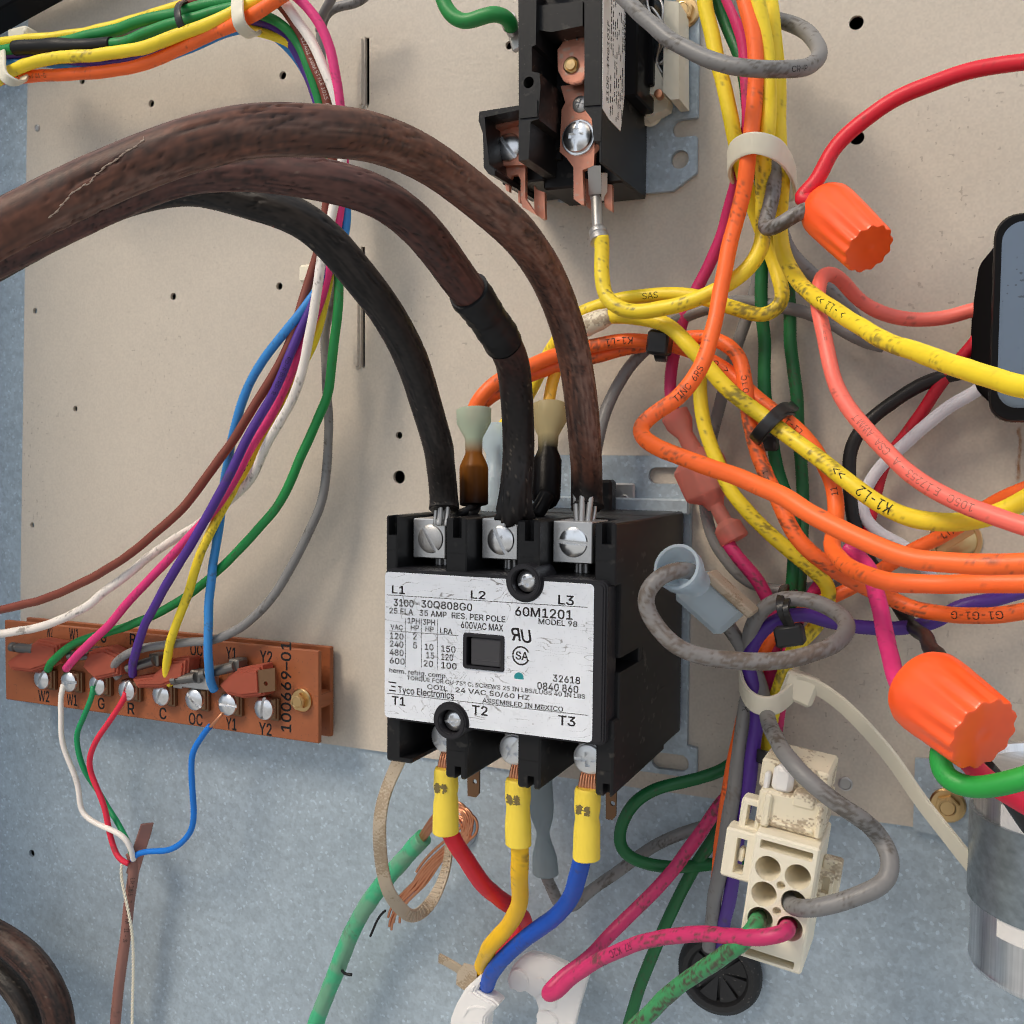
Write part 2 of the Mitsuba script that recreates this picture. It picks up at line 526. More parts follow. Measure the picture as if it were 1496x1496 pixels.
MATS = {
    'wire_plastic': pr(VC, .44, spec=.42),
    'cable_rubber': pr(VC, .50, spec=.28),
    'satin_black': two({'type': 'diffuse', 'reflectance': {'type': 'rgb', 'value': [.010, .010, .011]}}),
    'boot_stained': {'type': 'principledthin', 'base_color': VC, 'roughness': .32, 'spec_trans': .22, 'diff_trans': .7, 'eta': 1.4},
    'panel_paint': two({'type': 'bumpmap', 'arbitrary': proc(f_panel_bump, 2e-4), 'scale': 1.0,
                        'bsdf': {'type': 'principled', 'base_color': proc(f_panel), 'roughness': .42, 'specular': .4}}),
    'galv_steel': two({'type': 'principled', 'base_color': proc(f_galv), 'roughness': proc(f_galv_rough), 'metallic': .42, 'specular': .5}),
    'cavity_paint': pr((.34, .35, .36), .6),
    'black_plastic': two({'type': 'principled', 'base_color': proc(f_black), 'roughness': .40, 'specular': .26}),
    'gloss_black': pr((.008, .008, .009), .18, spec=.05),
    'cover_plastic': pr((.016, .015, .018), .38, spec=.35),
    'plunger': pr((.040, .038, .042), .45),
    'label_film': two({'type': 'principled', 'base_color': proc(f_label), 'roughness': .36, 'specular': .45}),
    'print_ink': pr((.012, .011, .012), .6, spec=.2),
    'faint_ink': pr((.34, .085, .065), .5),
    'smudge_ink': pr((.16, .12, .04), .5),
    'teal_ink': pr((.01, .22, .24), .5),
    'pale_ink': pr((.60, .50, .46), .5),
    'board_phenolic': two({'type': 'principled', 'base_color': proc(f_board), 'roughness': .45, 'specular': .4}),
    'steel': two({'type': 'principled', 'base_color': proc(f_steel), 'roughness': .26, 'metallic': 1.0}),
    'bright_zinc': pr((.86, .87, .88), .22, 1.0),
    'screw_zinc': pr((.88, .89, .90), .40, .9),
    'dull_tin': pr((.50, .49, .48), .42, .9),
    'dark_steel': pr((.20, .19, .18), .42, .85),
    'aluminium': pr((.62, .62, .62), .36, .95),
    'copper': two({'type': 'principled', 'base_color': proc(f_copper), 'roughness': .38, 'metallic': .65}),
    'copper_strand': pr((.62, .27, .15), .34, .85),
    'brass': pr((.62, .42, .20), .28, 1.0),
    'dark_brass': pr((.20, .11, .06), .4, .7),
    'nylon': pr((.62, .58, .47), .38, spec=.45),
    'strap_steel': two({'type': 'principled', 'base_color': proc(f_strap), 'roughness': .38, 'metallic': .8}),
    'cream_nylon': two({'type': 'principled', 'base_color': proc(f_dusty), 'roughness': .45, 'specular': .4}),
    'clean_cream': pr((.74, .68, .54), .42),
    'old_tie': two({'type': 'principled', 'base_color': proc(f_tie), 'roughness': .55, 'specular': .3}),
    'black_tie': pr((.014, .014, .015), .35),
    'red_boot': {'type': 'principledthin', 'base_color': {'type': 'rgb', 'value': [.60, .17, .11]}, 'roughness': .4, 'spec_trans': .25, 'diff_trans': .8, 'eta': 1.4},
    'pink_boot': {'type': 'principledthin', 'base_color': {'type': 'rgb', 'value': [.82, .34, .28]}, 'roughness': .28, 'spec_trans': .45, 'diff_trans': 1.0, 'eta': 1.4},
    'blue_boot': {'type': 'principledthin', 'base_color': {'type': 'rgb', 'value': [.78, .89, .96]}, 'roughness': .30, 'spec_trans': .40, 'diff_trans': 1.0, 'eta': 1.4},
    'grey_boot': {'type': 'principledthin', 'base_color': {'type': 'rgb', 'value': [.40, .47, .50]}, 'roughness': .35, 'spec_trans': .25, 'diff_trans': .7, 'eta': 1.4},
    'rubber': two({'type': 'principled', 'base_color': proc(f_rubber), 'roughness': .5, 'specular': .4}),
    'white_plastic': pr((.72, .70, .68), .42),
    'yellow_vinyl': pr((.80, .60, .06), .33),
    'nut_plastic': two({'type': 'principled', 'base_color': proc(f_nut), 'roughness': .30, 'specular': .5}),
    'capacitor_can': two({'type': 'principled', 'base_color': proc(f_cap), 'roughness': .30, 'metallic': 1.0}),
    'scratch_fibre': pr((.30, .22, .17), .6),
    'blue_ink': pr((.02, .08, .36), .4),
    'lid_steel': two({'type': 'principled', 'base_color': proc(f_lid), 'roughness': .24, 'metallic': .5, 'specular': .5}),
    'tape': pr((.009, .009, .010), .45, spec=.25),
}
scene.update(MATS)

# ------------------------------------------------------------------ the setting
plate_outline = Polygon([(-332, 330), (-347.2, -47), (-348.5, -99.3), (428, -99.3), (428, 330)])
holes = [(q, r) for q, r in zip([(-311.34,140.01),(-277.92,127.45),(-220.01,129.52),(-268.43,57.41),(-221.63,58.41),(-337.37,55.55),(-316.85,17.28),(-173.9,7.02),(-173.84,-6.72),(-340.51,-28.32),(-32.95,117.81),(-32.01,87.27),(-135.35,127.03),(-20.02,16.36)],
                                [1.3, 1.3, 1.4, 1.3, 1.3, 1.2, 1.1, 1.2, 2.2, 1.1, 1.9, 1.9, 1.3, 0.01])]
pl = plate_outline.difference(unary_union([Point(*q).buffer(r, quad_segs=8) for q, r in holes]))
slot_a = Polygon([(-187.18,137.16),(-185.64,136.93),(-185.58,116.05),(-186.14,114.23),(-187.13,116.25)])
slot_b = Polygon([(-188.58,69.41),(-187.16,69.3),(-187.07,30.12),(-187.5,29.04),(-188.36,30.15)])
pl = pl.difference(slot_a).difference(slot_b)
kp = key_of('mounting_plate')
labels[kp] = {'label': 'beige painted sheet metal plate with punched holes that carries the electrical parts', 'category': 'metal plate'}
part(kp, 'sheet', ex(pl, -1.2, 0), 'panel_paint', 30)
# lanced tabs beside the slots, pushed out of the sheet
part(kp, 'lanced_tab', exc(Polygon([(-189.56,136.93),(-187.18,137.16),(-187.13,115.66),(-187.97,114.58),(-189.73,115.69)]).buffer(.2), -.6, 2.2, 1.6), 'panel_paint', 40)
part(kp, 'lanced_tab', exc(Polygon([(-191.0,68.38),(-188.58,69.41),(-188.5,30.16),(-189.57,29.27),(-191.22,30.23)]).buffer(.2), -.6, 2.2, 1.6), 'panel_paint', 40)
# pushed plugs (grey disc in a hole)
for q, r in zip([(-334.54,125.28),(-30.64,-89.83)], (1.3, 2.0)):
    part(kp, 'hole_plug', lathe((q[0], .5, q[1]), (q[0], -1, q[1]), [(0, r), (.9, r), (1.1, r * .8), (.8, r * .7), (.8, .02)], 20), 'dull_tin')
part(kp, 'tie_mount', [bx(-211.5 + 0, -203.2, 58.5, 64.5, 0, 3.2, .8)], 'clean_cream')

gal = unary_union([sbox(-620, -86, -320, 330), sbox(-620, -460, 420, -86)])
hc = (-151.51,-121.55)
hb = (-345.08,-161.88)
grom = (-64.33,-150.11)
gal = gal.difference(Point(*hc).buffer(4.6)).difference(Point(*hb).buffer(1.5)).difference(Point(*grom).buffer(8.0))
kw = put(key_of('back_wall'), ex(gal, -2.6, -1.5), 'galv_steel', 30)
labels[kw] = {'label': 'blue grey galvanised sheet metal wall behind and below the beige plate', 'kind': 'structure'}
# flanged (extruded) hole
a = np.linspace(0, np.pi, 9)
part(kw, 'flanged_rim', lathe((hc[0], 2.0, hc[1]), (hc[0], -5, hc[1]), [(0, 6.6), (1.2, 6.5), (2.1, 6.1), (2.8, 5.4), (2.9, 4.9), (2.6, 4.5), (0, 4.4)], 40), 'galv_steel', True)
kc = put(key_of('cavity_wall'), [bx(-640, 440, -480, 345, -66, -64, .2), bx(-640, -618, -480, 345, -64, -1.7, .2), bx(418, 440, -480, 345, -64, -1.7, .2), bx(-618, 418, -480, -458, -64, -1.7, .2), bx(-618, 418, 328, 345, -64, -1.7, .2)], 'cavity_paint', False)
labels[kc] = {'label': 'closed space behind the sheet metal, seen through the punched holes', 'kind': 'structure'}
ks = put(key_of('side_wall'), bx(-412, -410, -420, 320, -1.4, 130, .4), 'galv_steel', False)
labels[ks] = {'label': 'galvanised left side wall of the cabinet, just outside the frame', 'kind': 'structure'}
# dark painted edge of the cabinet, top left corner
solo('cabinet_edge', 'dark folded steel cabinet edge with black seal in the top left corner', 'cabinet frame',
     [oriented(bx(-60, 60, -6, 6, 0, 8, 1), (-337.1,-8.0,168.7), unit((1, 0, .18)), unit((-.18, 0, 1)), (0, -1, 0)),
      oriented(bx(-60, 60, -1.2, 1.2, 0, 12, .6), (-332.3,-6.0,164.2), unit((1, 0, .23)), unit((-.23, 0, 1)), (0, -1, 0))], 'gloss_black')

# ------------------------------------------------------------------ main contactor
k = thing('contactor', 'black three pole contactor with a white printed label face on a galvanised bracket', 'contactor')
pb = sbox(-150, -11.8, -75.4, 1.0)
pb = Polygon([(-139, -91), (-139, 1.0), (-76.2, 1.0), (-75.2, .2), (-75.2, -84), (-72.2, -84.5), (-72.2, -92.6), (-73.2, -93.4), (-139, -93.4)])
for s in ((-88.2, -76.8, -2.4, -7.2), (-85.8, -74.6, -87.0, -92.0), (-128, -118, -2.4, -7.2)):
    pb = pb.difference(rrect(s[0], s[1], s[3], s[2], 2.3))
part(k, 'mounting_bracket', [ex(pb, 0.3, 2.0), bx(-139, -75.2, -16, -11.5, 2.0, 5, .5)], 'galv_steel', 30)
part(k, 'bracket_lug', [bx(-98.8, -91.8, -17, -7.2, 2.6, 4.0, .5)], 'aluminium')
e = (-94.77,-11.75)
part(k, 'rivet', lathe((e[0], -4, e[1]), (e[0], -5, e[1]), [(0, 1.2), (.3, 1.2), (.5, .9), (.3, .6), (.3, .02)], 20), 'dull_tin')

R_ = -76.5
base = bx(-138.6, R_ - .25, -79.5, -15.0, 4, 31, .5)
front = bx(-138.8, R_, -67.6, -28.6, 31, 63, .4)
front = cut(front, bx(-86, -70, -51.2, -47.6, 44, 70, .1))
part(k, 'housing', [base, front, bx(-138.6, R_ - .1, -67, -15.2, 31, 47, .3), bx(-138.6, R_ - .1, -80, -60, 31, 40, .3)], 'black_plastic', 30)
# upper and lower barrier walls
for x0, x1 in ((-138.8, -135.6), (-121.4, -115.6), (-101.9, -95.9), (-81.8, R_)):
    w = bx(x0, x1, -30, -15.2, 30, 67, .35)
    mid = (x0 + x1) / 2
    w = cut(w, bx(mid - .9, mid + 1.5, -20.2, -10, 63.5, 70, .1), bx(x0 - 1, x1 + 1, -24.2, -23.9, 66.8, 70, .01))
    part(k, 'upper_barrier', w, 'black_plastic', 30)
for x0, x1, zb in ((-138.6, -130.9, -79.3), (-121.2, -115.2, -81.4), (-101.2, -95.1, -81.2), (-80.9, R_, -80.4)):
    w = bx(x0, x1, zb, -62, 22, 67, .5)
    if x0 < -130:
        w = cut(w, bx(-134.6, -128, -78, -66, 50, 70, .1))
    else:
        w = cut(w, bx((x0 + x1) / 2 - .3, (x0 + x1) / 2 + 1.5, zb - 3, zb + 3.2, 63.5, 70, .1), bx(x0 - 1, x1 + 1, -74.3, -74.0, 66.8, 70, .01))
    part(k, 'lower_barrier', w, 'black_plastic', 30)
# line lugs and their slotted screws
lugs = [([(-134.79,-16.12),(-125.2,-26.44)], -58, 'dull_tin'), ([(-114.79,-15.49),(-104.76,-25.77)], -63, 'steel'), ([(-95.24,-15.51),(-84.86,-25.79)], -3, 'bright_zinc')]
scs = [(-129.55,-21.35),(-109.41,-20.85),(-89.84,-20.61)]
for ((a0, a1), tilt, bs), (sx, sz) in zip(lugs, scs):
    body = bx(a0[0], a1[0], a1[1], a0[1], 48, 60, .25)
    lug = part(k, 'line_lug', body, 'aluminium', 20)
    part(lug, 'clamp_screw', screw(sx, sz, 60, 3.75, tilt, 'slot', .9, depth=1.3), bs, 25)
    part(lug, 'conductor_end', [sweep(path([(sx + dx, -53.5 + dy, -34), (sx + dx, -53.5 + dy, -14), (sx + dx * 1.3, -53 + dy, -8), (sx + dx * 1.3, -52 + dy, -2)], 1.0)[0], .85, 8) for dx, dy in ((-1.6, 0), (0, -.9), (1.6, 0), (.8, 1.3), (-.8, 1.2))], 'dull_tin', True)
# cover with two screw bosses
b1, b2 = (-98.32,-29.74), (-117.97,-65.95)
cv = rrect(-137.6, -77.7, -67.6, -28.6, 1.6)
bosses = [Point(*b).buffer(4.35, quad_segs=12) for b in (b1, b2)]
o0, o1 = (-114.54,-43.44), (-103.72,-52.01)
opening = rrect(o0[0] + .9, o1[0] - .5, o1[1] + .7, o0[1] - .7, .5)
cov = [exc(cv, 62.5, 70, .9)] + [ex(b.difference(b.centroid.buffer(3.1)), 60, 70.9) for b in bosses] + [ex(b.buffer(-.3).difference(b.centroid.buffer(3.3)), 70.9, 71.2) for b in bosses]
cov[0] = cut(cov[0], ex(opening, 66, 75), *[ex(Point(*b).buffer(3.1), 66, 75) for b in (b1, b2)])
part(k, 'cover', cov, 'cover_plastic', 25)
for b, tl in ((b1, 25), (b2, 10)):
    part(k, 'cover_screw', screw(b[0], b[1], 68.2, 2.75, tl, 'combo', 1.3, depth=1.0), 'steel', 25)
part(k, 'button', [exc(rrect(o0[0] + 1.9, o1[0] - .6, o1[1] + .9, o0[1] - 1.0, .4), 64, 70.3, .4), bx(o0[0] + 2.1, o1[0] - .8, o1[1] + 2.1, o1[1] + 2.3, 70, 70.45, .05)], 'plunger', 25)
part(k, 'button_rim', ex(rrect(o0[0], o1[0], o1[1], o0[1], .7).difference(opening), 69, 70.7), 'cover_plastic', 25)
HL = 70.12
lab = rrect(*[v for v in ((-137.22,-30.5)[0], (-80.75,-65.81)[0], -66.9, -29.35)], 1.1)
for b in (b1, b2):
    lab = lab.difference(Point(*b).buffer(5.0, quad_segs=12))
lab = lab.difference(rrect(o0[0] - .2, o1[0] + .2, o1[1] - .2, o0[1] + .2, .7))
lk = part(k, 'label', ex(lab, 70.0, HL), 'label_film', False)
tx = []


def T(text, a, b, cap, bold=False):
    tx.append(flat_text(text, a[0], a[1], b[0] - a[0], cap * .0428, HL + .01, True))


def LN(a, b, w=.16):
    tx.append(bar(a[0], a[1], b[0], b[1], w, HL + .01))


T('L1', *[(-135.16,-34.75),(-131.35,-34.74)], 45, True)
T('L2', *[(-112.78,-34.67),(-108.76,-34.63)], 45, True)
T('L3', *[(-89.7,-34.58),(-85.65,-34.48)], 50, True)
LN(*[(-136.69,-35.29),(-82.26,-34.88)])
T('3100', *[(-134.63,-37.97),(-128.81,-37.81)], 42, True)
T('-30Q808G0', *[(-128.16,-37.81),(-112.33,-37.53)], 42, True)
T('60M1201', *[(-100.81,-38.06),(-86.01,-37.65)], 50, True)
T('MODEL 98', *[(-94.69,-39.69),(-84.76,-39.5)], 30)
T('25 FLA   35 AMP  RES. PER POLE', *[(-135.91,-39.94),(-103.38,-39.6)], 33)
T('600VAC MAX', *[(-115.41,-42.21),(-103.92,-41.9)], 38)
T('1PH', *[(-130.55,-42.14),(-127.04,-42.06)], 33)
T('3PH', *[(-126.14,-42.17),(-122.67,-42.09)], 33)
T('VAC', *[(-135.53,-44.07),(-131.96,-43.94)], 31)
T('HP', *[(-129.64,-43.85),(-127.28,-43.85)], 31)
T('HP', *[(-125.43,-43.88),(-123.06,-43.88)], 31)
T('LRA', *[(-121.23,-43.96),(-117.77,-43.87)], 31)
LN(*[(-131.22,-40.95),(-131.16,-53.41)])
LN(*[(-126.55,-40.7),(-126.48,-53.21)])
LN(*[(-122.04,-40.56),(-121.96,-53.24)])
LN(*[(-135.74,-44.49),(-116.12,-44.17)])
tab = [('120', [(-135.73,-46.46),(-131.7,-46.23)]), ('2', [(-129.02,-46.11),(-127.87,-46.11)]), ('240', [(-135.72,-48.53),(-131.74,-48.29)]), ('5', [(-128.96,-48.41),(-127.71,-48.4)]),
       ('480', [(-135.76,-50.68),(-131.68,-50.42)]), ('600', [(-135.76,-52.84),(-131.32,-52.54)]), ('10', [(-125.61,-48.49),(-123.08,-48.37)]), ('15', [(-125.2,-50.58),(-122.82,-50.46)]),
       ('20', [(-125.88,-52.72),(-123.15,-52.56)]), ('150', [(-120.96,-48.54),(-116.86,-48.37)]), ('120', [(-120.9,-50.64),(-117.53,-50.52)]), ('100', [(-120.88,-52.75),(-116.54,-52.53)])]
for s, (a, b) in tab:
    T(s, a, b, 36)
T('herm. refrig. comp.', *[(-135.85,-55.19),(-119.2,-54.7)], 27)
T('TORQUE FOR CU 75\u00b0 C: SCREWS 25 IN LBS/LUGS 40 IN LBS', *[(-130.74,-56.59),(-82.54,-55.43)], 24)
T('Tyco Electronics', *[(-133.27,-60.24),(-117.22,-59.51)], 40)
T('COIL   24 VAC 50/60 HZ', *[(-124.8,-58.37),(-96.81,-57.51)], 27)
T('ASSEMBLED IN MEXICO', *[(-109.38,-60.27),(-88.11,-59.47)], 26)
T('32618', *[(-90.81,-53.21),(-83.88,-52.87)], 38)
T('0840 860', *[(-94.83,-55.45),(-84.29,-54.91)], 40)
LN(*[(-136.6,-60.67),(-81.77,-60.45)])
T('T1', *[(-135.05,-63.4),(-131.12,-63.21)], 50, True)
T('T2', *[(-112.22,-63.44),(-107.94,-63.23)], 52, True)
T('T3', *[(-89.35,-63.46),(-84.93,-63.26)], 52, True)
# approval marks: mirrored R joined to U, and SA inside a C
r0 = (-101.81,-44.16)
ra = meshkit.text_mesh('R', 3.0, .03, True); v = np.asarray(ra.vertices)
ra = trimesh.Trimesh(np.stack([r0[0] + 2.4 - v[:, 0] + .18 * (3 - v[:, 1]), -(HL + .01 + v[:, 2]), r0[1] + v[:, 1]], 1), ra.faces[:, ::-1], process=False)
ua = meshkit.text_mesh('U', 3.0, .03, True); v = np.asarray(ua.vertices)
ua = trimesh.Trimesh(np.stack([r0[0] + 2.1 + v[:, 0] + .18 * (3 - v[:, 1]), -(HL + .01 + v[:, 2]), r0[1] - .25 + v[:, 1]], 1), ua.faces, process=False)
tx += [ra, ua]
cs = (-99.15,-47.76)
ring = Point(*cs).buffer(2.35, quad_segs=14).difference(Point(*cs).buffer(1.95, quad_segs=14)).difference(sbox(cs[0] + 1.3, cs[1] - .9, cs[0] + 4, cs[1] + .9))
tx += [ex(ring, HL + .01, HL + .04), flat_text('SA', cs[0] - 1.4, cs[1] - .95, 3.3, 1.9, HL + .01, True)]
te = (-136.1,-57.69)
for i, (dx, wd) in enumerate(((0, 2.3), (.8, 1.3), (.2, 2.0))):
    tx.append(bar(te[0] + dx, te[1] - i * 1.05, te[0] + dx + wd, te[1] - .08 - i * 1.05, .34, HL + .01))
part(lk, 'printing', tx, 'print_ink', False, stuff=True)
dq = (-99.64,-53.12)
part(lk, 'ink_dot', ex(Point(*dq).buffer(1.25).intersection(sbox(dq[0] - 3, dq[1] - .4, dq[0] + 3, dq[1] + 3)), HL + .01, HL + .04), 'teal_ink', False, label='small teal inspection dot on the white label')
# load screws, ring tongues
for i, ((sx, sz), tl) in enumerate(zip([(-126.8,-74.38),(-106.83,-75.15),(-86.35,-74.88)], (35, 60, 3))):
    ts = part(k, 'load_screw', screw(sx, sz, 57, 3.7, tl, 'combo', .65, washer=4.1, depth=1.1), 'screw_zinc', 25)
    part(ts, 'terminal_post', bx(sx - 3.2, sx + 3.2, sz - 4, sz + 5, 47, 55.4, .3), 'dull_tin', 20)
# spade tabs behind the load side
for q, bs in (([(-133.17,-92.67),(-129.17,-98.81)], 'dark_brass'), ([(-90.63,-91.86),(-87.5,-99.19)], 'dark_brass')):
    (ax, az), (bx_, bz) = q
    sp = Polygon([(ax, az + 4), (bx_, az + 4), (bx_, bz + 1.2), (bx_ - 1, bz), (ax + .3, bz)]).difference(Point((ax + bx_) / 2 + .6, bz + 4.6).buffer(.7))
    part(k, 'spade_tab', ex(sp, 29.6, 30.4), bs, False)
part(k, 'coil_terminal', bx(-100.6, -96.6, -19, -6.2, 6, 11, .8), 'black_plastic')

# ------------------------------------------------------------------ upper contactor
k = thing('relay_contactor', 'open two pole black contactor with copper contacts at the top of the picture', 'contactor')
up = Polygon([(-118, 77.4), (-82.2, 77.4), (-75.5, 81.8), (-75.5, 92.3), (-80.4, 92.3), (-80.4, 97.4), (-75.5, 97.4), (-75.5, 132), (-118, 132)])
up = up.buffer(-.6).buffer(.6).difference(Point(-80.4, 86.1).buffer(2.65)).union(Point(-79.6, 94.9).buffer(0))
up = up.difference(Point(-80.3, 94.85).buffer(2.55))
part(k, 'mounting_bracket', ex(up, .3, 1.9), 'galv_steel', 30)
part(k, 'base', [bx(-114.5, -90.5, 75.8, 140, 2, 22, .6), bx(-112, -96, 86, 140, 20, 24, .4)], 'black_plastic', 30)
pol = lambda p, h0, h1: ex(Polygon(p), h0, h1)
pr1 = [(-95.4,120.23),(-90.73,119.44),(-90.3,89.18),(-90.43,84.59),(-90.48,81.37),(-92.37,81.58),(-92.95,87.2),(-95.24,90.26),(-95.06,95.32)]
part(k, 'pole_wall', [pol(pr1, 2, 42), pol([(-94.8,94.83),(-90.33,94.61),(-90.41,90.34),(-94.99,90.6)], 42, 42.5)], 'black_plastic', 25)
pl1 = [(-113.97,123.37),(-108.74,122.48),(-108.79,108.2),(-109.93,107.9),(-109.86,101.53),(-107.61,100.75),(-107.31,97.41),(-107.84,88.99),(-110.08,88.55),(-110.5,78.86),(-113.4,78.69),(-113.44,92.05)]
hq = (-110.72,98.81)
part(k, 'pole_wall', [cut(pol(pl1, 2, 42), ex(Point(*hq).buffer(1.5), 30, 50)), pol([(-113.04,94.28),(-108.0,93.83),(-107.95,89.48),(-112.99,89.61)], 42, 42.5)], 'black_plastic', 25)
part(k, 'bottom_wall', [hull([(-114, -2, 75.8), (-90.5, -2, 75.8), (-114, -2, 80), (-90.5, -2, 80), (-113, -22, 77.2), (-91, -22, 77.2), (-113, -22, 81), (-91, -22, 81)])], 'black_plastic', 25)
# side pole at the left
c0 = [(-126.09,93.73),(-114.17,93.94),(-114.16,92.74),(-124.42,92.07),(-124.11,88.14),(-122.94,79.23),(-121.28,77.59),(-121.27,76.13),(-123.19,76.81),(-124.58,78.66),(-124.93,87.74),(-126.23,91.31)]
part(k, 'side_pole_frame', [pol(c0, 6, 40), bx(-126.5, -113.5, 78, 94, 2, 24, .5)], 'black_plastic', 25)
# copper: side pole
cp = part(k, 'side_terminal', [pol([(-126.62,92.27),(-118.22,91.79),(-116.73,81.14),(-123.98,81.64),(-126.55,84.18)], 28, 30), pol([(-126.44,93.34),(-116.78,94.39),(-116.76,92.43),(-125.03,90.94),(-126.43,91.6)], 24, 33)] +
          [pol([(-124.9,82.5),(-117.43,81.93),(-117.32,72.4),(-113.72,67.4),(-118.19,70.1),(-118.72,72.78),(-118.77,77.58),(-119.63,79.18),(-121.48,79.11),(-122.14,77.65),(-122.28,74.62),(-123.3,75.23),(-123.67,78.57)], 26.6, 28.2),
           pol([(-122.23,77.56),(-121.53,76.47),(-121.5,72.84),(-122.19,73.16)], 20.5, 22), pol([(-116.92,77.23),(-116.12,75.98),(-113.65,74.98),(-113.34,67.51),(-114.23,67.38),(-116.72,69.74)], 21.6, 23)], 'copper', 25)
s = (-121.72,86.41)
part(cp, 'terminal_screw', screw(s[0], s[1], 30, 3.9, -52, 'slot', 1.3, washer=4.4, depth=1.0), 'steel', 25)
# copper: middle pole
cp = part(k, 'middle_terminal', [pol([(-107.16,101.91),(-99.7,101.65),(-99.34,94.53),(-97.47,91.87),(-97.07,82.55),(-99.43,81.34),(-104.76,81.9),(-107.21,84.14),(-106.81,95.46),(-105.76,97.3)], 26, 28)] +
          [pol([(-105.85,83.25),(-97.07,82.55),(-97.19,79.39),(-100.45,78.5),(-99.9,69.19),(-100.75,69.27),(-102.9,70.94),(-103.12,79.51)], 26.4, 28.1),
           pol([(-101.45,77.6),(-99.56,76.92),(-99.34,68.55),(-101.08,69.9)], 21.5, 23), pol([(-96.32,76.1),(-94.02,75.38),(-93.8,68.04),(-96.06,69.58)], 20.5, 22),
           hull([(-97.9,-28.0,84.6),(-95.9,-27.0,85.6),(-97.3,-28.0,82.1),(-95.9,-27.0,83.9),(-98.7,-25.0,85.0),(-96.8,-25.0,85.3)])], 'copper', 25)
s = (-101.68,87.3)
part(cp, 'terminal_screw', screw(s[0], s[1], 29, 4.2, 86, 'combo', 1.4, washer=4.8, depth=1.1), 'bright_zinc', 25)
s = (-101.32,96.24)
part(cp, 'rivet', screw(s[0], s[1], 28, 2.3, 70, 'cross', .7, depth=.5), 'dull_tin', 25)
cm = part(k, 'moving_contact', [exc(Polygon([(-104.03,112.15),(-99.07,111.88),(-98.0,109.1),(-98.17,102.45),(-99.44,100.71),(-101.78,100.45),(-104.16,101.58),(-105.77,104.46),(-105.95,109.79),(-104.8,111.06)]).buffer(.4), 31.5, 33, .4)], 'copper', 30)
s = (-102.1,105.0)
part(cm, 'contact_button', lathe((s[0], -33, s[1]), (s[0], -34, s[1]), [(0, 2.2), (.5, 2.2), (.7, 1.9), (.5, 1.5), (.9, 1.3), (.95, .02)], 24), 'brass', 30)
part(cm, 'spring', [sweep(path([((-102.09,112.93)[0] + 1.7 * math.cos(t_), -34 - 1.7 * math.sin(t_), (-102.09,112.93)[1] + 1.5 - t_ * .16) for t_ in np.arange(0, 19, .6)], .3)[0], .25, 8)], 'dull_tin', True)
q = [(-109.01,119.1),(-96.6,118.23),(-96.51,111.97),(-105.19,111.67),(-108.73,112.69)]
part(k, 'armature_bar', [pol(q, 30, 40), pol([(-112.23,125.49),(-97.1,122.94),(-97.05,118.71),(-111.38,120.56)], 22, 36), pol([(-113.33,119.55),(-100.45,118.03),(-100.4,114.14),(-113.28,115.1)], 22, 28)], 'black_plastic', 25)
part(k, 'plunger_top', pol([(-107.48,126.14),(-103.76,125.52),(-103.73,123.1),(-107.45,123.71)], 26, 41), 'copper')
s = [(-112.15,90.28),(-110.13,83.51)]
part(k, 'arc_plate', [bx(s[0][0], s[1][0], s[1][1], s[0][1], 14, 24, .2), bx(s[0][0] + 1.4, s[1][0] + 1.6, s[1][1], s[0][1], 14, 23, .2)], 'black_plastic')
# side label on the right hand face
sd = [(42.44,119.04),(41.61,89.64),(36.41,88.42),(26.8,88.1),(24.31,96.36),(22.03,109.77),(21.76,127.38)]
side = Polygon(sd)


def on_side(m2):
    """mesh built with x = height, z = z on the plate -> the right hand face of the contactor"""
    m = as_tm(m2).copy(); v = np.asarray(m.vertices)
    m.vertices = np.stack([-v[:, 1] - 90.4, -v[:, 0], v[:, 2]], 1)
    m.invert()
    return m


part(k, 'side_face', bx(-91.0, -90.3, 76, 140, 2, 41.6, .2), 'black_plastic')
lk = part(k, 'side_label', on_side(ex(side, .12, .25)), 'white_plastic', False)
rows = []
for s_, h_, z_, cap in (('3100-15Q101F', 37.2, 92.0, 1.7), ('MADE IN CHINA', 24.0, 110.0, 1.1)):
    m = meshkit.text_mesh(s_, cap, .03, True); v = np.asarray(m.vertices)
    rows.append(trimesh.Trimesh(np.stack([-90.14 + v[:, 2], -(h_ + v[:, 1]), z_ + v[:, 0] * 1.15], 1), m.faces, process=False))
# the rest of the small print cannot be read in the photograph: broken grey rows
rng = np.random.default_rng(4)
for i, hh in enumerate(np.linspace(35.6, 26.0, 7)):
    zc = 89.5 + (i % 3) * .8
    while zc < 122:
        w_ = rng.uniform(.5, 2.6)
        if rng.random() < .8:
            rows.append(bx(-90.16, -90.12, zc, zc + w_, hh - .3, hh + .3, .001))
        zc += w_ + rng.uniform(.3, .9) + (3 if rng.random() < .08 else 0)
part(lk, 'printing', rows, 'print_ink', False, stuff=True)
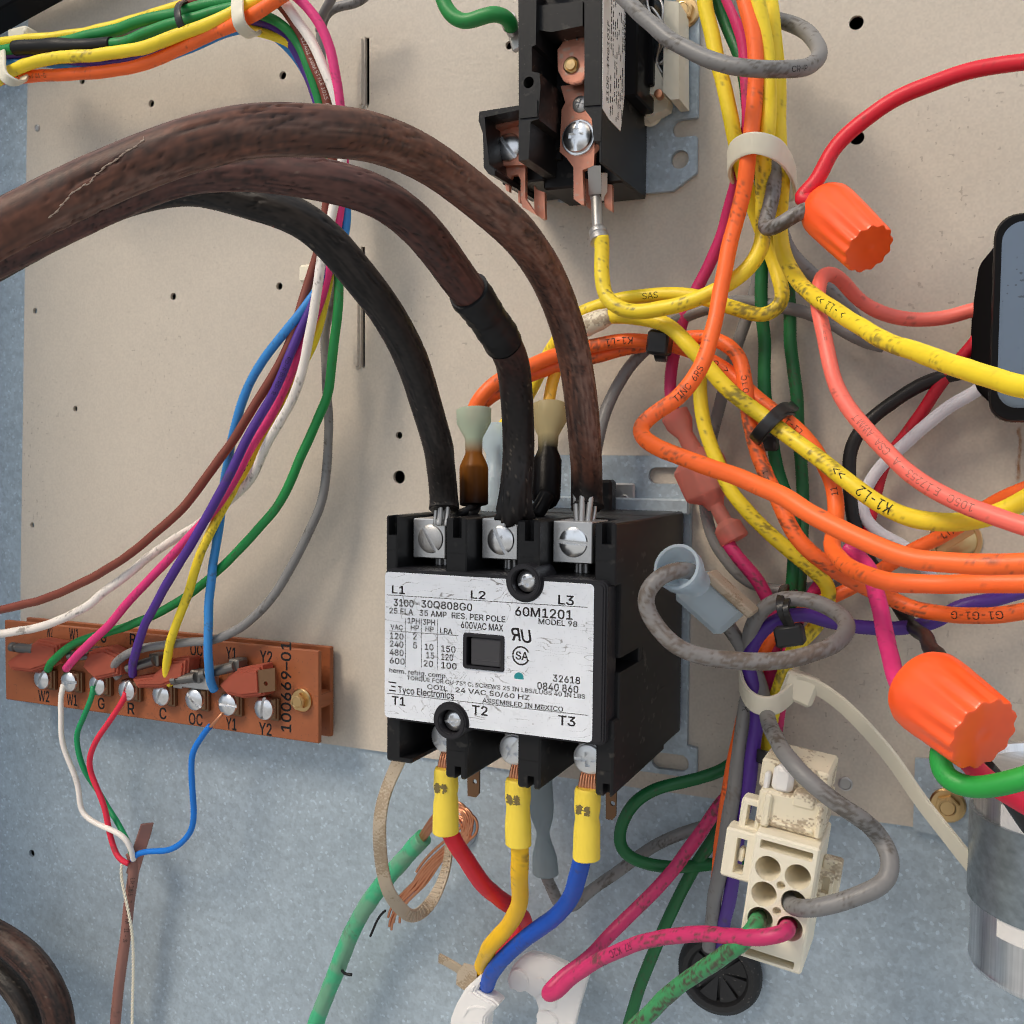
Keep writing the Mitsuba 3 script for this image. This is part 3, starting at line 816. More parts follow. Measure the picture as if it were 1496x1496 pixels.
# coil side: bobbin, windings leads
part(k, 'coil_housing', [bx(-90.4, -86.6, 98, 140, 6, 24, .5), bx(-90.4, -85.2, 104, 140, 4, 14, .4)], 'gloss_black')
part(k, 'coil_bobbin', [pol([(-82.36,126.37),(-78.22,125.2),(-77.6,99.03),(-80.08,99.1),(-82.2,101.61)], 3, 14), pol([(-86.86,110.39),(-85.28,110.67),(-82.56,105.29),(-82.49,101.28),(-86.72,102.08)], 4, 12),
                        pol([(-89.78,108.09),(-88.29,109.41),(-87.65,103.21),(-82.29,101.25),(-82.78,99.03),(-88.62,96.69),(-89.48,99.35)], 3, 8), lathe((*[(-89.1,-3.0,99.8)][0],), (-84, -20, 92), [(0, 3.4), (2, 3.4), (2.1, .02)], 24)], 'nylon', 25)
part(k, 'coil_lead', [sweep(path(p, .6)[0], .4, 8) for p in ([(-85.5,-20.0,125.0),(-83.1,-21.0,117.9),(-82.9,-16.0,114.4),(-84.8,-12.0,111.1),(-83.4,-11.0,106.2)], [(-83.5,-18.0,125.5),(-81.3,-19.0,118.9),(-81.9,-16.0,114.2),(-80.8,-14.0,113.3),(-84.0,-12.0,110.0)],
                                            [(-84.7,-19.0,122.8),(-82.1,-20.0,119.6),(-81.1,-17.0,115.2),(-84.0,-13.0,112.6),(-83.3,-11.0,107.7)], [(-86.8,-19.0,123.7),(-84.4,-20.0,120.0),(-83.4,-16.0,116.9),(-81.6,-13.0,111.8),(-83.4,-12.0,109.9)])], 'dull_tin', True)
s = (-83.8,-13.0,101.5)
part(k, 'coil_pin', lathe((s[0], s[1] + 2, s[2]), s, [(0, 1.2), (2.4, 1.2), (2.6, .8), (2.6, .02)], 16), 'copper_strand')
s = (-79.68,126.84)
part(k, 'bracket_bolt', hexbolt(s[0], s[1], 2, 3.1, 4.4), 'brass', 25)

# ------------------------------------------------------------------ terminal board
k = thing('terminal_board', 'orange brown terminal strip with a row of eight slotted screws and printed letters', 'terminal strip')
part(k, 'board', bx(-340, -195.9, -95.0, -64.2, 12.2, 14, .25), 'board_phenolic', 20)
part(k, 'backing_board', bx(-340, -198.0, -95.4, -64.6, 2, 4, .25), 'board_phenolic', 20)
for x_, z_ in ((-200, -82), (-268, -80), (-335, -78)):
    part(k, 'spacer', lathe((x_, -4, z_), (x_, -12.2, z_), [(0, 3), (8.2, 3)], 16), 'board_phenolic')
s = (-202.32,-81.03)
part(k, 'mounting_bolt', hexbolt(s[0], s[1], 14, 2.9, 3.9), 'brass', 25)
cent = [(-316.85,-84.26),(-303.26,-83.98),(-289.28,-83.89),(-275.28,-84.43),(-259.51,-84.48),(-244.77,-84.58),(-230.51,-84.83),(-215.29,-84.62)]
tilts = (62, 2, 66, 72, 68, -38, -2, 85)
for (sx, sz), tl in zip(cent, tilts):
    sc = part(k, 'terminal_screw', screw(sx, sz, 17.2, 3.85, tl, 'slot', 1.5, depth=1.3), 'steel', 25)
    part(sc, 'clip', [bx(sx + 1.2, sx + 4.4, sz - 4.2, sz + 3.4, 14, 15.8, .3), bx(sx - 3.5, sx + 4, sz - 3.5, sz + 3.5, 14, 17, .4)], 'dark_brass', 20)
txt = []
HB = 14.01
for s, q in (('W2', [(-317.85,-69.03),(-314.92,-68.8)]), ('W1', [(-306.47,-68.82),(-301.68,-68.61)]), ('G', [(-291.02,-68.78),(-288.14,-68.71)]), ('R', [(-277.02,-68.48),(-274.22,-68.42)]),
             ('OC', [(-249.43,-69.95),(-243.98,-69.8)]), ('Y1', [(-233.88,-69.89),(-229.39,-69.81)]), ('Y2', [(-219.6,-69.9),(-214.51,-69.76)]),
             ('W2', [(-322.69,-93.74),(-317.02,-93.5)]), ('W1', [(-308.05,-93.69),(-303.0,-93.59)]), ('G', [(-292.72,-93.52),(-289.38,-93.34)]), ('R', [(-278.42,-93.84),(-275.18,-93.66)]),
             ('C', [(-263.6,-94.05),(-260.35,-93.85)]), ('OC', [(-250.25,-94.52),(-244.17,-94.32)]), ('Y1', [(-234.03,-94.45),(-229.52,-94.25)]), ('Y2', [(-220.08,-94.58),(-214.78,-94.43)])):
    txt.append(flat_text(s, q[0][0], q[0][1], q[1][0] - q[0][0], 4.0, HB, True))
s = (-206.94,-92.58)
txt.append(flat_text('100669\u201301', s[0], s[1], 30.5, 3.9, HB, True, up=True))
part(k, 'printing', txt, 'print_ink', False, stuff=True)
# red insulated push-on terminals lying across the board, each with its crimp barrel
boots = [[(-314.67,-69.13),(-304.71,-69.77),(-304.15,-76.32),(-317.81,-80.79),(-328.43,-80.89),(-330.17,-78.62),(-321.16,-73.09)], [(-289.88,-70.89),(-281.69,-69.22),(-275.07,-71.12),(-275.59,-77.89),(-286.2,-80.71),(-292.18,-76.93)],
         [(-269.04,-78.91),(-259.65,-77.05),(-251.43,-70.86),(-244.81,-69.96),(-245.66,-76.54),(-255.59,-80.45),(-266.97,-81.56)], [(-230.55,-77.6),(-223.84,-71.78),(-214.02,-69.66),(-213.32,-78.96),(-221.53,-80.56),(-227.69,-80.03)]]
for b in boots:
    part(k, 'push_on_terminal', exc(Polygon(b).buffer(.5), 15, 22, 1.6), 'red_boot', 30)
for a, b in ([(-329.42,-72.64),(-317.03,-72.91)], [(-299.87,-73.58),(-289.29,-72.26)], [(-272.07,-75.7),(-259.49,-71.74)], [(-251.89,-77.88),(-241.35,-75.85)], [(-239.37,-74.71),(-224.82,-70.64)]):
    h_ = 20.0
    part(k, 'crimp_barrel', [lathe((a[0], -h_, a[1]), (b[0], -h_, b[1] + 1e-3), [(0, 1.6), (.4, 2.2), (2.4, 2.2), (2.6, 1.7), (4, 1.7), (4.2, 2.3), (np.hypot(b[0] - a[0], b[1] - a[1]), 2.3)], 14, flat=.8), bx(b[0] - 3, b[0] + 1.2, b[1] - 2.2, b[1] + 2.2, 15, 20.5, .5)], 'dark_steel', 30)
ta = [(-214.98,-70.92),(-207.89,-69.52),(-207.92,-77.1),(-214.64,-78.53)]
hq = (-211.58,-75.03)
part(k, 'spade_tab', [ex(Polygon(ta).difference(Point(*hq).buffer(.8)), 20.6, 21.4)], 'dark_brass', 20)
part(k, 'tinned_strip', [bx(cent[5][0] - 5, cent[5][0] + 9, cent[5][1] + 4.0, cent[5][1] + 9.0, 15, 18.5, .4), bx(cent[4][0] + 5, cent[4][0] + 9, cent[4][1] + 3, cent[4][1] + 8, 15, 17.5, .4)], 'dull_tin')

# ------------------------------------------------------------------ heavy supply cables
def cable(name, label, base, alt, pts, r, seed, cat='cable', cracks=.8, n=60, char=0, flare=.06, pale=(.10, .075, .06)):
    c, t = path(pts, 0.6)
    a = np.arange(n) / n * 2 * np.pi
    S, A = np.meshgrid(t, a, indexing='ij')
    q = np.stack([S / 9, np.cos(A) * 1.9, np.sin(A) * 1.9], -1)
    streak = meshkit.fbm(q * [1, 3.2, 3.2] * [.45, 1, 1], 4, seed)
    crack = meshkit.fbm(q * [1.3, 4.5, 4.5] + meshkit.fbm(q * 2, 2, seed + 9)[..., None] * .8, 3, seed + 3)
    ck = np.clip(1 - np.abs(crack - .5) / .035, 0, 1) * np.clip((meshkit.fbm(q * .9, 2, seed + 5) - .47) / .1, 0, 1) * cracks
    lump = meshkit.fbm(q * .8, 3, seed + 6) - .5
    fine = meshkit.fbm(np.stack([S / .9, np.cos(A) * 4, np.sin(A) * 4], -1), 2, seed + 8)
    R = r * (1 + flare * np.exp(-t / 4.0))
    rag = flare * 6 * np.exp(-S / 3.5) * (meshkit.fbm(np.stack([S / 6, np.cos(A) * 3, np.sin(A) * 3], -1), 3, seed + 50) - .5) * r
    m = sweep(c, R, n, rag + lump * .28 + (fine - .5) * .07 - ck * .5)
    patch = np.clip((meshkit.fbm(q * [.5, 1.1, 1.1], 3, seed + 12) - .44) / .12, 0, 1)
    ql = np.stack([S / 16, np.cos(A) * 6.5, np.sin(A) * 6.5], -1)
    lines = meshkit.fbm(ql, 3, seed + 15)
    hair = meshkit.fbm(np.stack([S / 3.2, np.cos(A) * 9, np.sin(A) * 9], -1), 3, seed + 16)
    grit = meshkit.noise(np.stack([S / .62, np.cos(A) * r / .62, np.sin(A) * r / .62], -1), seed + 17)
    mixv = np.clip(.40 * patch + .26 + (lines - .5) * .65 + (hair - .5) * .6 + (grit - .5) * .8, 0, 1)[..., None]
    col = np.asarray(base) * (1 - mixv) + np.asarray(alt) * mixv
    third = (.75 * np.clip((meshkit.fbm(q * [.3, .7, .7] + 31, 3, seed + 22) - .46) / .16, 0, 1) * np.clip((hair - .38) / .2, 0, 1))[..., None]
    col = col * (1 - third) + np.asarray(pale) * third
    dark = np.clip((meshkit.fbm(ql * [1.5, 1.4, 1.4] + 9, 3, seed + 33) - .60) / .06, 0, 1)[..., None]
    col = col * (1 - .28 * dark) * (.70 + .6 * fine[..., None])
    if char > 0:      # charred towards the terminal
        cc_ = np.clip((char - S + 14 * (meshkit.fbm(q * .7, 3, seed + 41) - .5)) / (.5 * char), 0, 1)[..., None]
        col = col * (1 - cc_) + np.array([.014, .012, .012]) * cc_ * (.6 + .8 * fine[..., None])
    dust = np.clip((meshkit.noise(np.stack([S / .6, np.cos(A) * 6, np.sin(A) * 5], -1), seed + 20) - .90) / .06, 0, 1)[..., None] * .35
    col = col * (1 - dust) + np.array([.22, .18, .14]) * dust
    col = col * (1 - ck[..., None] * .8)
    col = np.clip(col, .004, 1).reshape(-1, 3)
    k = thing(name, label, cat)
    col = np.vstack([col, col[0], col[-1]])
    kk = part(k, 'jacket', m, 'cable_rubber', True, col)
    return k, c, t


k1, c1, t1 = cable('heavy_cable', 'thick brown cracked rubber cable arching over the other two to the right hand lug', (.046, .026, .021), (.150, .060, .038),
                   [(-89.8,-50.8,-12.5),(-89.9,-50.6,-9.0),(-87.4,-58.4,-0.0),(-85.5,-65.8,8.5),(-85.6,-70.7,21.1),(-85.4,-80.4,32.4),(-84.5,-98.0,41.4),(-84.3,-113.8,45.4),(-87.7,-129.1,50.2),(-89.4,-142.1,51.8),(-90.9,-153.8,51.3),(-93.8,-164.9,49.4),(-99.2,-171.9,47.9),(-105.7,-177.1,45.4),(-113.3,-180.7,42.3),(-122.3,-184.9,37.8),(-131.3,-189.2,32.7),(-139.4,-193.1,27.6)], 3.9, 11, char=16, pale=(.18, .105, .082))
k2, c2, t2 = cable('heavy_cable', 'thick dark red cable with a black tape wrap running to the middle lug', (.038, .022, .020), (.100, .036, .028),
                   [(-104.1,-63.5,-12.9),(-102.9,-65.8,-9.3),(-102.6,-65.1,-0.2),(-101.8,-67.2,8.6),(-99.0,-76.6,20.9),(-97.4,-86.1,25.8),(-97.7,-95.5,31.1),(-98.8,-108.8,38.4),(-99.9,-120.8,44.5),(-103.8,-129.5,48.5),(-110.6,-135.9,50.5),(-119.9,-139.9,52.1),(-125.7,-142.4,52.4),(-137.0,-144.0,52.3),(-147.2,-145.1,50.1),(-163.5,-145.1,46.0),(-182.8,-145.9,40.0),(-197.6,-148.6,34.1)], 3.9, 37, char=62, flare=.16, pale=(.12, .055, .045))
k3, c3, t3 = cable('heavy_cable', 'thick black cable on the inside of the arch running to the left hand lug', (.008, .0075, .0075), (.020, .016, .0145),
                   [(-126.1,-59.1,-13.7),(-126.3,-59.0,-10.0),(-124.2,-64.7,-2.1),(-119.6,-75.5,3.9),(-117.0,-85.9,12.3),(-114.7,-95.5,19.8),(-113.6,-109.4,30.0),(-116.0,-119.0,38.0),(-122.0,-125.5,45.8),(-132.0,-129.7,50.1),(-147.5,-132.1,53.7),(-164.0,-135.1,51.2),(-181.1,-133.5,47.5),(-195.5,-135.3,41.6),(-207.5,-141.0,34.4)], 3.65, 53, pale=(.034, .027, .024))
# a pale scratch running across the brown cable
ia = int(np.argmin(np.linalg.norm(c1 - np.array([(-125.0,-186.2,36.4)][0]), axis=1))); ib = int(np.argmin(np.linalg.norm(c1 - np.array([(-110.4,-179.3,43.5)][0]), axis=1)))
idx = np.linspace(ia, ib, 60).astype(int)
T_, _, _ = frames(c1)
fr_ = np.linspace(-.35, .72, 60) + .10 * (meshkit.fbm(np.stack([np.arange(60) / 5.0, np.zeros(60), np.zeros(60)], 1), 3, 4) - .5) * 2
e_ = np.array([0, -300.0, 0]) - c1[idx]
e_ -= T_[idx] * (e_ * T_[idx]).sum(1, keepdims=True); e_ /= np.linalg.norm(e_, axis=1, keepdims=True)
b_ = np.cross(T_[idx], e_); b_ *= np.sign(b_[:, [2]])
part(k1, 'scratch', sweep(c1[idx] + 4.0 * (np.sqrt(1 - fr_ ** 2)[:, None] * e_ + fr_[:, None] * b_), .13 * (1 + .6 * np.sin(np.arange(60) * 1.7)) * .8, 6), 'scratch_fibre', True)
# tape wrap on the second cable
i0 = int(np.argmin(np.linalg.norm(c2 - np.array([(-97.4,-86.1,25.0)][0]), axis=1))); i1 = int(np.argmin(np.linalg.norm(c2 - np.array([(-97.8,-102.2,34.3)][0]), axis=1)))
seg = c2[min(i0, i1):max(i0, i1) + 1]
tt = np.linspace(0, 1, len(seg))
part(k2, 'tape_wrap', sweep(seg, 4.25 + .12 * np.sin(tt * 9) + np.where(tt > .55, .18, 0), 40, (meshkit.fbm(np.stack(list(np.meshgrid(tt * 12, np.linspace(0, 6, 40), indexing='ij')) + [np.zeros((len(seg), 40))], -1), 3, 5) - .5) * .5), 'tape', True)
# frayed jacket ends and the bare strands that enter the lugs
for kk_, cc, sd in ((k1, c1, 1), (k2, c2, 2), (k3, c3, 3)):
    rg = np.random.default_rng(sd)
    e = cc[0]
    ms = []
    for q in range(9):
        aa = q / 9 * 6.28 + rg.uniform(-.2, .2)
        rr = rg.uniform(.4, 2.3)
        p = e + np.array([rr * math.cos(aa), rr * math.sin(aa), 2])
        ms.append(sweep(path([p, p + [0, 0, -2.5], p + [rg.uniform(-.5, .5), -rg.uniform(0, 1.0), -6]], .7)[0], .55, 8))
    part(kk_, 'bare_strands', ms, 'dull_tin', True)
# melted jacket blobs where the black cable was overheated
cable('scorched_cable', 'dark brown thick cable curving through the lower left corner, outer of two', (.014, .011, .010), (.075, .034, .024), [(-350.4,-22.0,-183.1),(-338.6,-24.0,-182.6),(-323.0,-26.0,-184.5),(-310.0,-27.0,-190.2),(-302.4,-27.0,-199.8),(-300.7,-26.0,-214.9)], 5.4, 71)
cable('scorched_cable', 'black thick cable hugging the inside of the brown one in the lower left corner', (.010, .009, .008), (.030, .020, .017), [(-355.2,-20.0,-198.0),(-340.3,-22.0,-197.3),(-328.5,-24.0,-200.2),(-320.8,-24.0,-207.0),(-319.4,-23.0,-222.3)], 4.6, 83)

# ------------------------------------------------------------------ left harness
wire('brown_wire', 'brown wire with pale print falling behind the heavy cables and sweeping off the left edge', 'brown', 1.5,
     [(-205.6,-30.0,142.9),(-199.2,-30.0,138.1),(-193.9,-29.0,131.7),(-188.6,-28.0,120.4),(-184.7,-26.0,107.5),(-183.8,-24.0,92.9),(-186.9,-22.0,78.0),(-191.5,-22.0,62.1),(-195.0,-23.0,50.8),(-200.0,-24.0,35.9),(-208.0,-25.0,22.6),(-221.8,-27.0,2.9),(-231.1,-28.0,-7.9),(-238.8,-29.0,-17.3),(-258.0,-30.0,-31.5),(-278.5,-30.0,-42.8),(-300.3,-30.0,-51.3),(-323.2,-30.0,-57.3),(-341.0,-30.0,-61.1)], .12,
     prints=((22, 'E17402  AWM STYLE 1015  AWG 16', 1.1, False),), ink='pale_ink')
wire('white_wire', 'white wire of the left harness passing behind the purple one to the left edge', 'white', 1.5,
     [(-199.5,-33.0,140.6),(-196.0,-33.0,137.2),(-188.0,-31.0,127.4),(-182.0,-30.0,115.0),(-178.6,-29.0,105.2),(-178.4,-27.0,90.5),(-182.0,-26.0,76.7),(-185.1,-28.0,59.9),(-187.9,-28.0,45.5),(-191.2,-28.0,31.0),(-197.6,-27.0,16.3),(-206.5,-25.0,5.6),(-217.2,-21.0,-6.7),(-228.1,-19.0,-14.9),(-240.0,-20.0,-23.3),(-258.6,-24.0,-35.2),(-280.7,-28.0,-51.8),(-301.6,-29.0,-61.1),(-324.6,-29.0,-65.8),(-342.5,-29.0,-68.0)], .22)
kpink, cpink = wire('pink_wire', 'pink wire running down to the second screw of the terminal strip', 'pink', 1.5,
     [(-193.0,-33.0,139.5),(-188.3,-33.0,135.3),(-183.9,-32.0,129.4),(-180.2,-31.0,121.8),(-178.1,-30.0,110.8),(-177.7,-28.0,96.2),(-181.1,-24.0,77.0),(-187.7,-22.0,54.8),(-194.9,-22.0,38.1),(-201.5,-22.0,25.1),(-207.7,-23.0,13.5),(-214.3,-24.0,3.4),(-222.4,-25.0,-10.5),(-236.0,-27.0,-25.5),(-261.1,-27.0,-47.6),(-279.7,-26.0,-63.3),(-293.0,-24.0,-73.3),(-300.6,-21.0,-78.2)], .14)
wire('purple_wire', 'purple wire of the left harness ending at the fourth terminal screw', 'purple', 1.5,
     [(-329.0,-30.0,137.9),(-317.1,-30.0,139.2),(-303.3,-29.0,138.5),(-288.4,-28.0,134.7),(-267.9,-27.0,131.0),(-250.7,-27.0,131.4),(-230.3,-27.0,134.5),(-216.7,-27.0,137.1),(-207.4,-27.0,135.2),(-201.7,-26.0,132.0),(-194.7,-25.0,121.9),(-188.5,-23.0,105.1),(-184.9,-22.0,88.3),(-184.2,-22.0,74.0),(-188.5,-23.0,54.7),(-195.6,-25.0,38.0),(-202.6,-27.0,21.9),(-210.4,-29.0,8.7),(-219.7,-32.0,-9.7),(-230.9,-33.0,-27.2),(-242.1,-33.0,-42.3),(-253.2,-30.0,-54.8),(-262.3,-26.0,-67.4),(-270.0,-20.0,-77.8)], .12,
     prints=((238, 'RD-R BU RD-R', 1.3, False),))
wire('blue_wire', 'sky blue wire bowing out to the left before it drops to the seventh screw', 'blue', 1.47,
     [(-329.1,-30.0,135.9),(-317.8,-30.0,136.7),(-308.3,-29.0,136.2),(-295.9,-27.0,134.5),(-281.2,-26.0,131.8),(-261.8,-24.0,130.7),(-232.8,-24.0,134.2),(-213.7,-24.0,135.6),(-201.3,-23.0,127.8),(-189.9,-21.0,108.0),(-183.0,-20.0,84.4),(-181.4,-20.0,73.5),(-187.3,-21.0,57.5),(-195.6,-25.0,44.2),(-205.4,-26.0,33.7),(-214.0,-26.0,23.1),(-221.4,-24.0,8.9),(-227.0,-22.0,-5.7),(-230.5,-21.0,-21.8),(-231.8,-23.0,-38.6),(-232.5,-25.0,-55.9),(-232.6,-25.0,-68.6),(-233.5,-23.0,-74.8),(-234.0,-20.0,-79.6)], .13)
wire('yellow_wire', 'yellow wire of the left harness ending beside the fifth terminal screw', 'yellow', 1.47,
     [(-327.9,-31.0,130.7),(-317.7,-31.0,130.7),(-307.7,-31.0,134.7),(-290.5,-29.0,135.3),(-258.9,-27.0,134.4),(-225.6,-26.0,136.7),(-212.1,-26.0,133.6),(-204.3,-26.0,130.7),(-196.8,-25.0,126.0),(-192.4,-21.0,114.6),(-188.7,-19.0,93.7),(-187.2,-19.0,72.3),(-189.5,-19.0,51.7),(-194.9,-19.0,36.2),(-207.2,-19.0,14.6),(-220.2,-20.0,-3.4),(-226.8,-22.0,-14.8),(-231.2,-25.0,-25.4),(-239.1,-27.0,-46.2),(-247.5,-25.0,-62.1),(-253.0,-22.0,-73.3),(-253.6,-19.0,-79.9)], .20,
     prints=((272, '= = =', 1.5, False),))
wire('green_wire', 'green wire curving from the left harness across the strip to its first screw', 'green', 1.5,
     [(-218.5,-28.0,141.2),(-209.5,-30.0,137.3),(-201.8,-30.0,134.0),(-194.4,-29.0,127.1),(-190.1,-28.0,118.2),(-188.2,-26.0,110.4),(-186.5,-23.0,94.5),(-185.0,-20.0,71.9),(-184.9,-19.0,49.6),(-186.6,-19.0,33.8),(-188.8,-20.0,19.3),(-195.8,-20.0,4.8),(-204.3,-20.0,-11.8),(-210.0,-20.0,-18.9),(-213.6,-20.0,-22.8),(-232.6,-20.0,-39.0),(-256.4,-21.0,-54.4),(-281.9,-22.0,-64.1),(-294.4,-22.0,-68.3),(-302.8,-22.0,-72.7),(-312.0,-19.0,-79.9)], .10)
wire('grey_wire', 'grey wire on the right of the left harness curving back to the fourth terminal screw', 'grey', 1.5,
     [(-176.9,-14.0,144.5),(-181.9,-14.0,142.2),(-188.2,-14.0,141.7),(-193.3,-14.0,140.0),(-195.2,-14.0,132.2),(-192.7,-13.0,112.9),(-189.6,-13.0,88.9),(-188.8,-13.0,71.5),(-190.4,-13.0,56.4),(-194.7,-12.0,40.5),(-194.4,-12.0,28.1),(-193.4,-12.0,12.5),(-193.9,-12.0,-1.1),(-195.4,-13.0,-15.4),(-199.8,-14.0,-25.6),(-211.3,-17.0,-45.7),(-227.0,-21.0,-60.0),(-238.9,-22.0,-63.3),(-250.5,-22.0,-65.0),(-263.6,-23.0,-68.0),(-273.1,-22.0,-71.9),(-278.3,-20.0,-76.1),(-278.4,-18.0,-80.0)], .25)
wire('grey_wire', 'short grey wire end hanging from the top edge beside the pink wire', 'grey', 1.47, [(-184.2,-22.0,142.9),(-187.4,-21.0,139.9),(-191.7,-18.0,137.8),(-195.4,-14.0,135.4)], .1)
# thermostat leads and their jacket
wire('thin_white_wire', 'thin white wire from the second terminal screw down to the brown cable', 'white', 1.0,
     [(-305.3,-18.0,-85.1),(-305.3,-19.0,-88.5),(-304.7,-20.0,-97.3),(-303.9,-20.0,-107.4),(-298.8,-18.0,-122.7),(-296.9,-18.0,-131.1),(-287.0,-18.0,-135.5),(-277.2,-18.0,-138.0),(-275.0,-17.0,-141.7),(-275.4,-15.0,-147.0)], .05)
wire('thin_green_wire', 'thin green wire from the third terminal screw down to the brown cable', 'tgreen', 1.0,
     [(-290.8,-18.0,-84.4),(-290.5,-19.0,-87.7),(-295.7,-19.0,-97.8),(-298.9,-18.0,-105.3),(-297.4,-16.0,-117.1),(-295.2,-13.0,-124.1),(-288.6,-13.0,-131.4),(-279.8,-14.0,-139.5),(-277.3,-14.0,-145.7)], .05)
wire('thin_red_wire', 'thin red wire from the fourth terminal screw down to the brown cable', 'tred', 1.05,
     [(-275.2,-18.0,-85.1),(-276.5,-19.0,-89.0),(-281.8,-20.0,-96.8),(-288.5,-20.0,-106.1),(-291.3,-19.0,-114.2),(-288.1,-18.0,-123.7),(-285.6,-17.0,-132.5),(-284.1,-16.0,-142.8),(-281.2,-16.0,-146.6),(-277.7,-15.0,-148.9)], .05)
kb, cb_ = wire('thin_blue_wire', 'thin blue wire with a bare copper tip under the seventh terminal screw', 'tblue', 1.05,
     [(-236.7,-19.0,-92.6),(-240.0,-19.0,-95.9),(-243.6,-19.0,-101.8),(-244.8,-19.0,-107.7),(-245.2,-18.0,-118.4),(-246.4,-17.0,-128.6),(-252.6,-16.0,-136.9),(-264.1,-15.0,-141.9),(-272.1,-15.0,-144.0),(-276.7,-14.0,-147.6)], .05)
part(kb, 'bare_tip', sweep(path([(-232.2,-18.0,-87.9),(-233.5,-19.0,-89.7),(-237.3,-19.0,-93.4)], .5)[0], .55, 10), 'copper_strand', True)
c, t = path([(-279.6,-12.0,-146.0),(-278.3,-12.0,-150.1),(-281.1,-11.0,-163.3),(-283.2,-11.0,-177.5),(-286.5,-11.0,-195.6),(-289.1,-11.0,-214.6),(-290.3,-11.0,-225.5)], .7)
k = thing('thermostat_cable', 'brown jacketed control cable split open at the top with a beige rip cord', 'cable')
m = sweep(c, 1.95, 20)
jc = np.array([.24, .110, .088])
part(k, 'jacket', m, 'wire_plastic', True, grime(np.asarray(m.vertices), jc, .06, 901))
part(k, 'printed_mark', curved_print(c, 9, 'LR 18/5   T - 1 7 M   II - 8', 1.5, 1.95), 'print_ink', False)
fl = ribbon([(-279.0,-12.0,-154.3),(-277.0,-12.0,-148.4),(-275.4,-11.5,-143.2),(-273.9,-11.0,-138.5),(-272.5,-11.0,-134.5)], np.array([(1, .3, 0), (1, .4, 0), (1, .6, .1), (.8, .8, .2), (.6, .9, .3)]), 4.6, .7)
fm = fl; fm.merge_vertices()
part(k, 'peeled_flap', fm, 'wire_plastic', True, grime(np.asarray(fm.vertices), jc * 1.15, .06, 77))
cc = path([(-280.3,-15.0,-148.4),(-281.3,-15.0,-152.9),(-279.5,-15.0,-161.5),(-277.3,-15.0,-170.0),(-279.0,-12.0,-180.6),(-282.1,-9.0,-198.2),(-282.7,-9.0,-219.4)], .35)[0]
T_, N_, B_ = frames(cc)
ph = np.arange(len(cc)) * .75
part(k, 'rip_cord', [sweep(cc + .28 * (np.cos(ph + o)[:, None] * N_ + np.sin(ph + o)[:, None] * B_), .33, 8) for o in (0, math.pi)], 'clean_cream', True)

# ------------------------------------------------------------------ top left bundle
wire('yellow_wire', 'thin looking yellow wire along the top of the upper left bundle', 'yellow', 1.7, [(-332.0,-28.0,145.3),(-317.4,-28.0,145.4),(-305.0,-28.0,144.1),(-287.2,-27.0,143.4),(-263.5,-26.0,144.2),(-243.2,-26.0,145.5),(-229.0,-26.0,146.7),(-218.0,-26.0,147.4)], .15)
wire('green_wire', 'upper green wire of the upper left bundle', 'green', 1.9, [(-334.4,-26.0,147.4),(-319.5,-27.0,144.2),(-283.6,-28.0,141.0),(-260.7,-29.0,141.6),(-239.7,-30.0,141.9),(-229.3,-30.0,142.3),(-216.3,-30.0,141.6),(-206.5,-30.0,141.6)], .15)
kg, cg = wire('green_wire', 'green wire joined by a black heat shrink sleeve in the upper left bundle', 'green', 1.8, [(-328.4,-31.0,141.2),(-317.5,-31.0,141.2),(-309.2,-32.0,140.4),(-290.3,-32.0,137.9),(-265.7,-32.0,135.0),(-257.8,-32.0,135.2),(-245.5,-32.0,136.7),(-234.2,-32.0,138.1),(-222.7,-31.0,138.9),(-214.8,-31.0,139.0),(-206.5,-30.0,139.4)], .15)
i0, i1 = (int(np.argmin(np.linalg.norm(cg - np.array(p), axis=1))) for p in [(-309.2,-32.0,140.4),(-264.5,-32.0,135.0)])
seg = cg[i0:i1]
part(kg, 'heat_shrink', sweep(seg, 2.5 + .55 * np.exp(-((np.linspace(0, 1, len(seg)) - .45) / .12) ** 2) - .2 * np.linspace(0, 1, len(seg)), 18), 'tape', True)
wire('yellow_wire', 'yellow wire half hidden under the black tie of the upper left bundle', 'yellow', 1.7, [(-273.0,-28.0,134.8),(-257.6,-29.0,135.2),(-238.2,-30.0,136.1),(-227.9,-30.0,137.0),(-215.6,-30.0,137.3),(-208.7,-29.0,138.0)], .25)
wire('yellow_wire', 'bright yellow wire crossing the front of the upper left bundle', 'yellow', 2.0, [(-329.9,-30.0,130.2),(-318.4,-32.0,130.3),(-310.6,-34.0,131.2),(-301.3,-36.0,131.7),(-289.1,-37.0,131.9),(-268.7,-37.0,130.5),(-249.2,-37.0,129.5),(-230.6,-37.0,131.2),(-211.5,-36.0,135.1),(-204.0,-35.0,137.6),(-197.3,-35.0,139.2)], .2)
wire('orange_wire', 'orange wire along the underside of the upper left bundle', 'orange', 2.0, [(-332.3,-28.0,133.8),(-317.1,-30.0,131.7),(-306.8,-32.0,130.4),(-289.4,-33.0,128.3),(-264.9,-33.0,125.8),(-249.2,-33.0,126.4),(-233.3,-34.0,128.4),(-211.5,-36.0,131.6),(-202.5,-37.0,133.3),(-195.8,-37.0,135.7),(-189.2,-37.0,138.1)], .15, prints=((26, 'G1-G1 >> G1-G', 1.4, False),))
wire('grey_wire', 'pale grey wire peeking between the two green wires of the upper left bundle', 'grey', 1.4, [(-273.9,-27.0,139.9),(-267.4,-27.0,140.4),(-253.8,-28.0,140.2),(-241.5,-28.0,140.6),(-231.0,-28.0,140.8),(-217.9,-28.0,141.0)], .3)
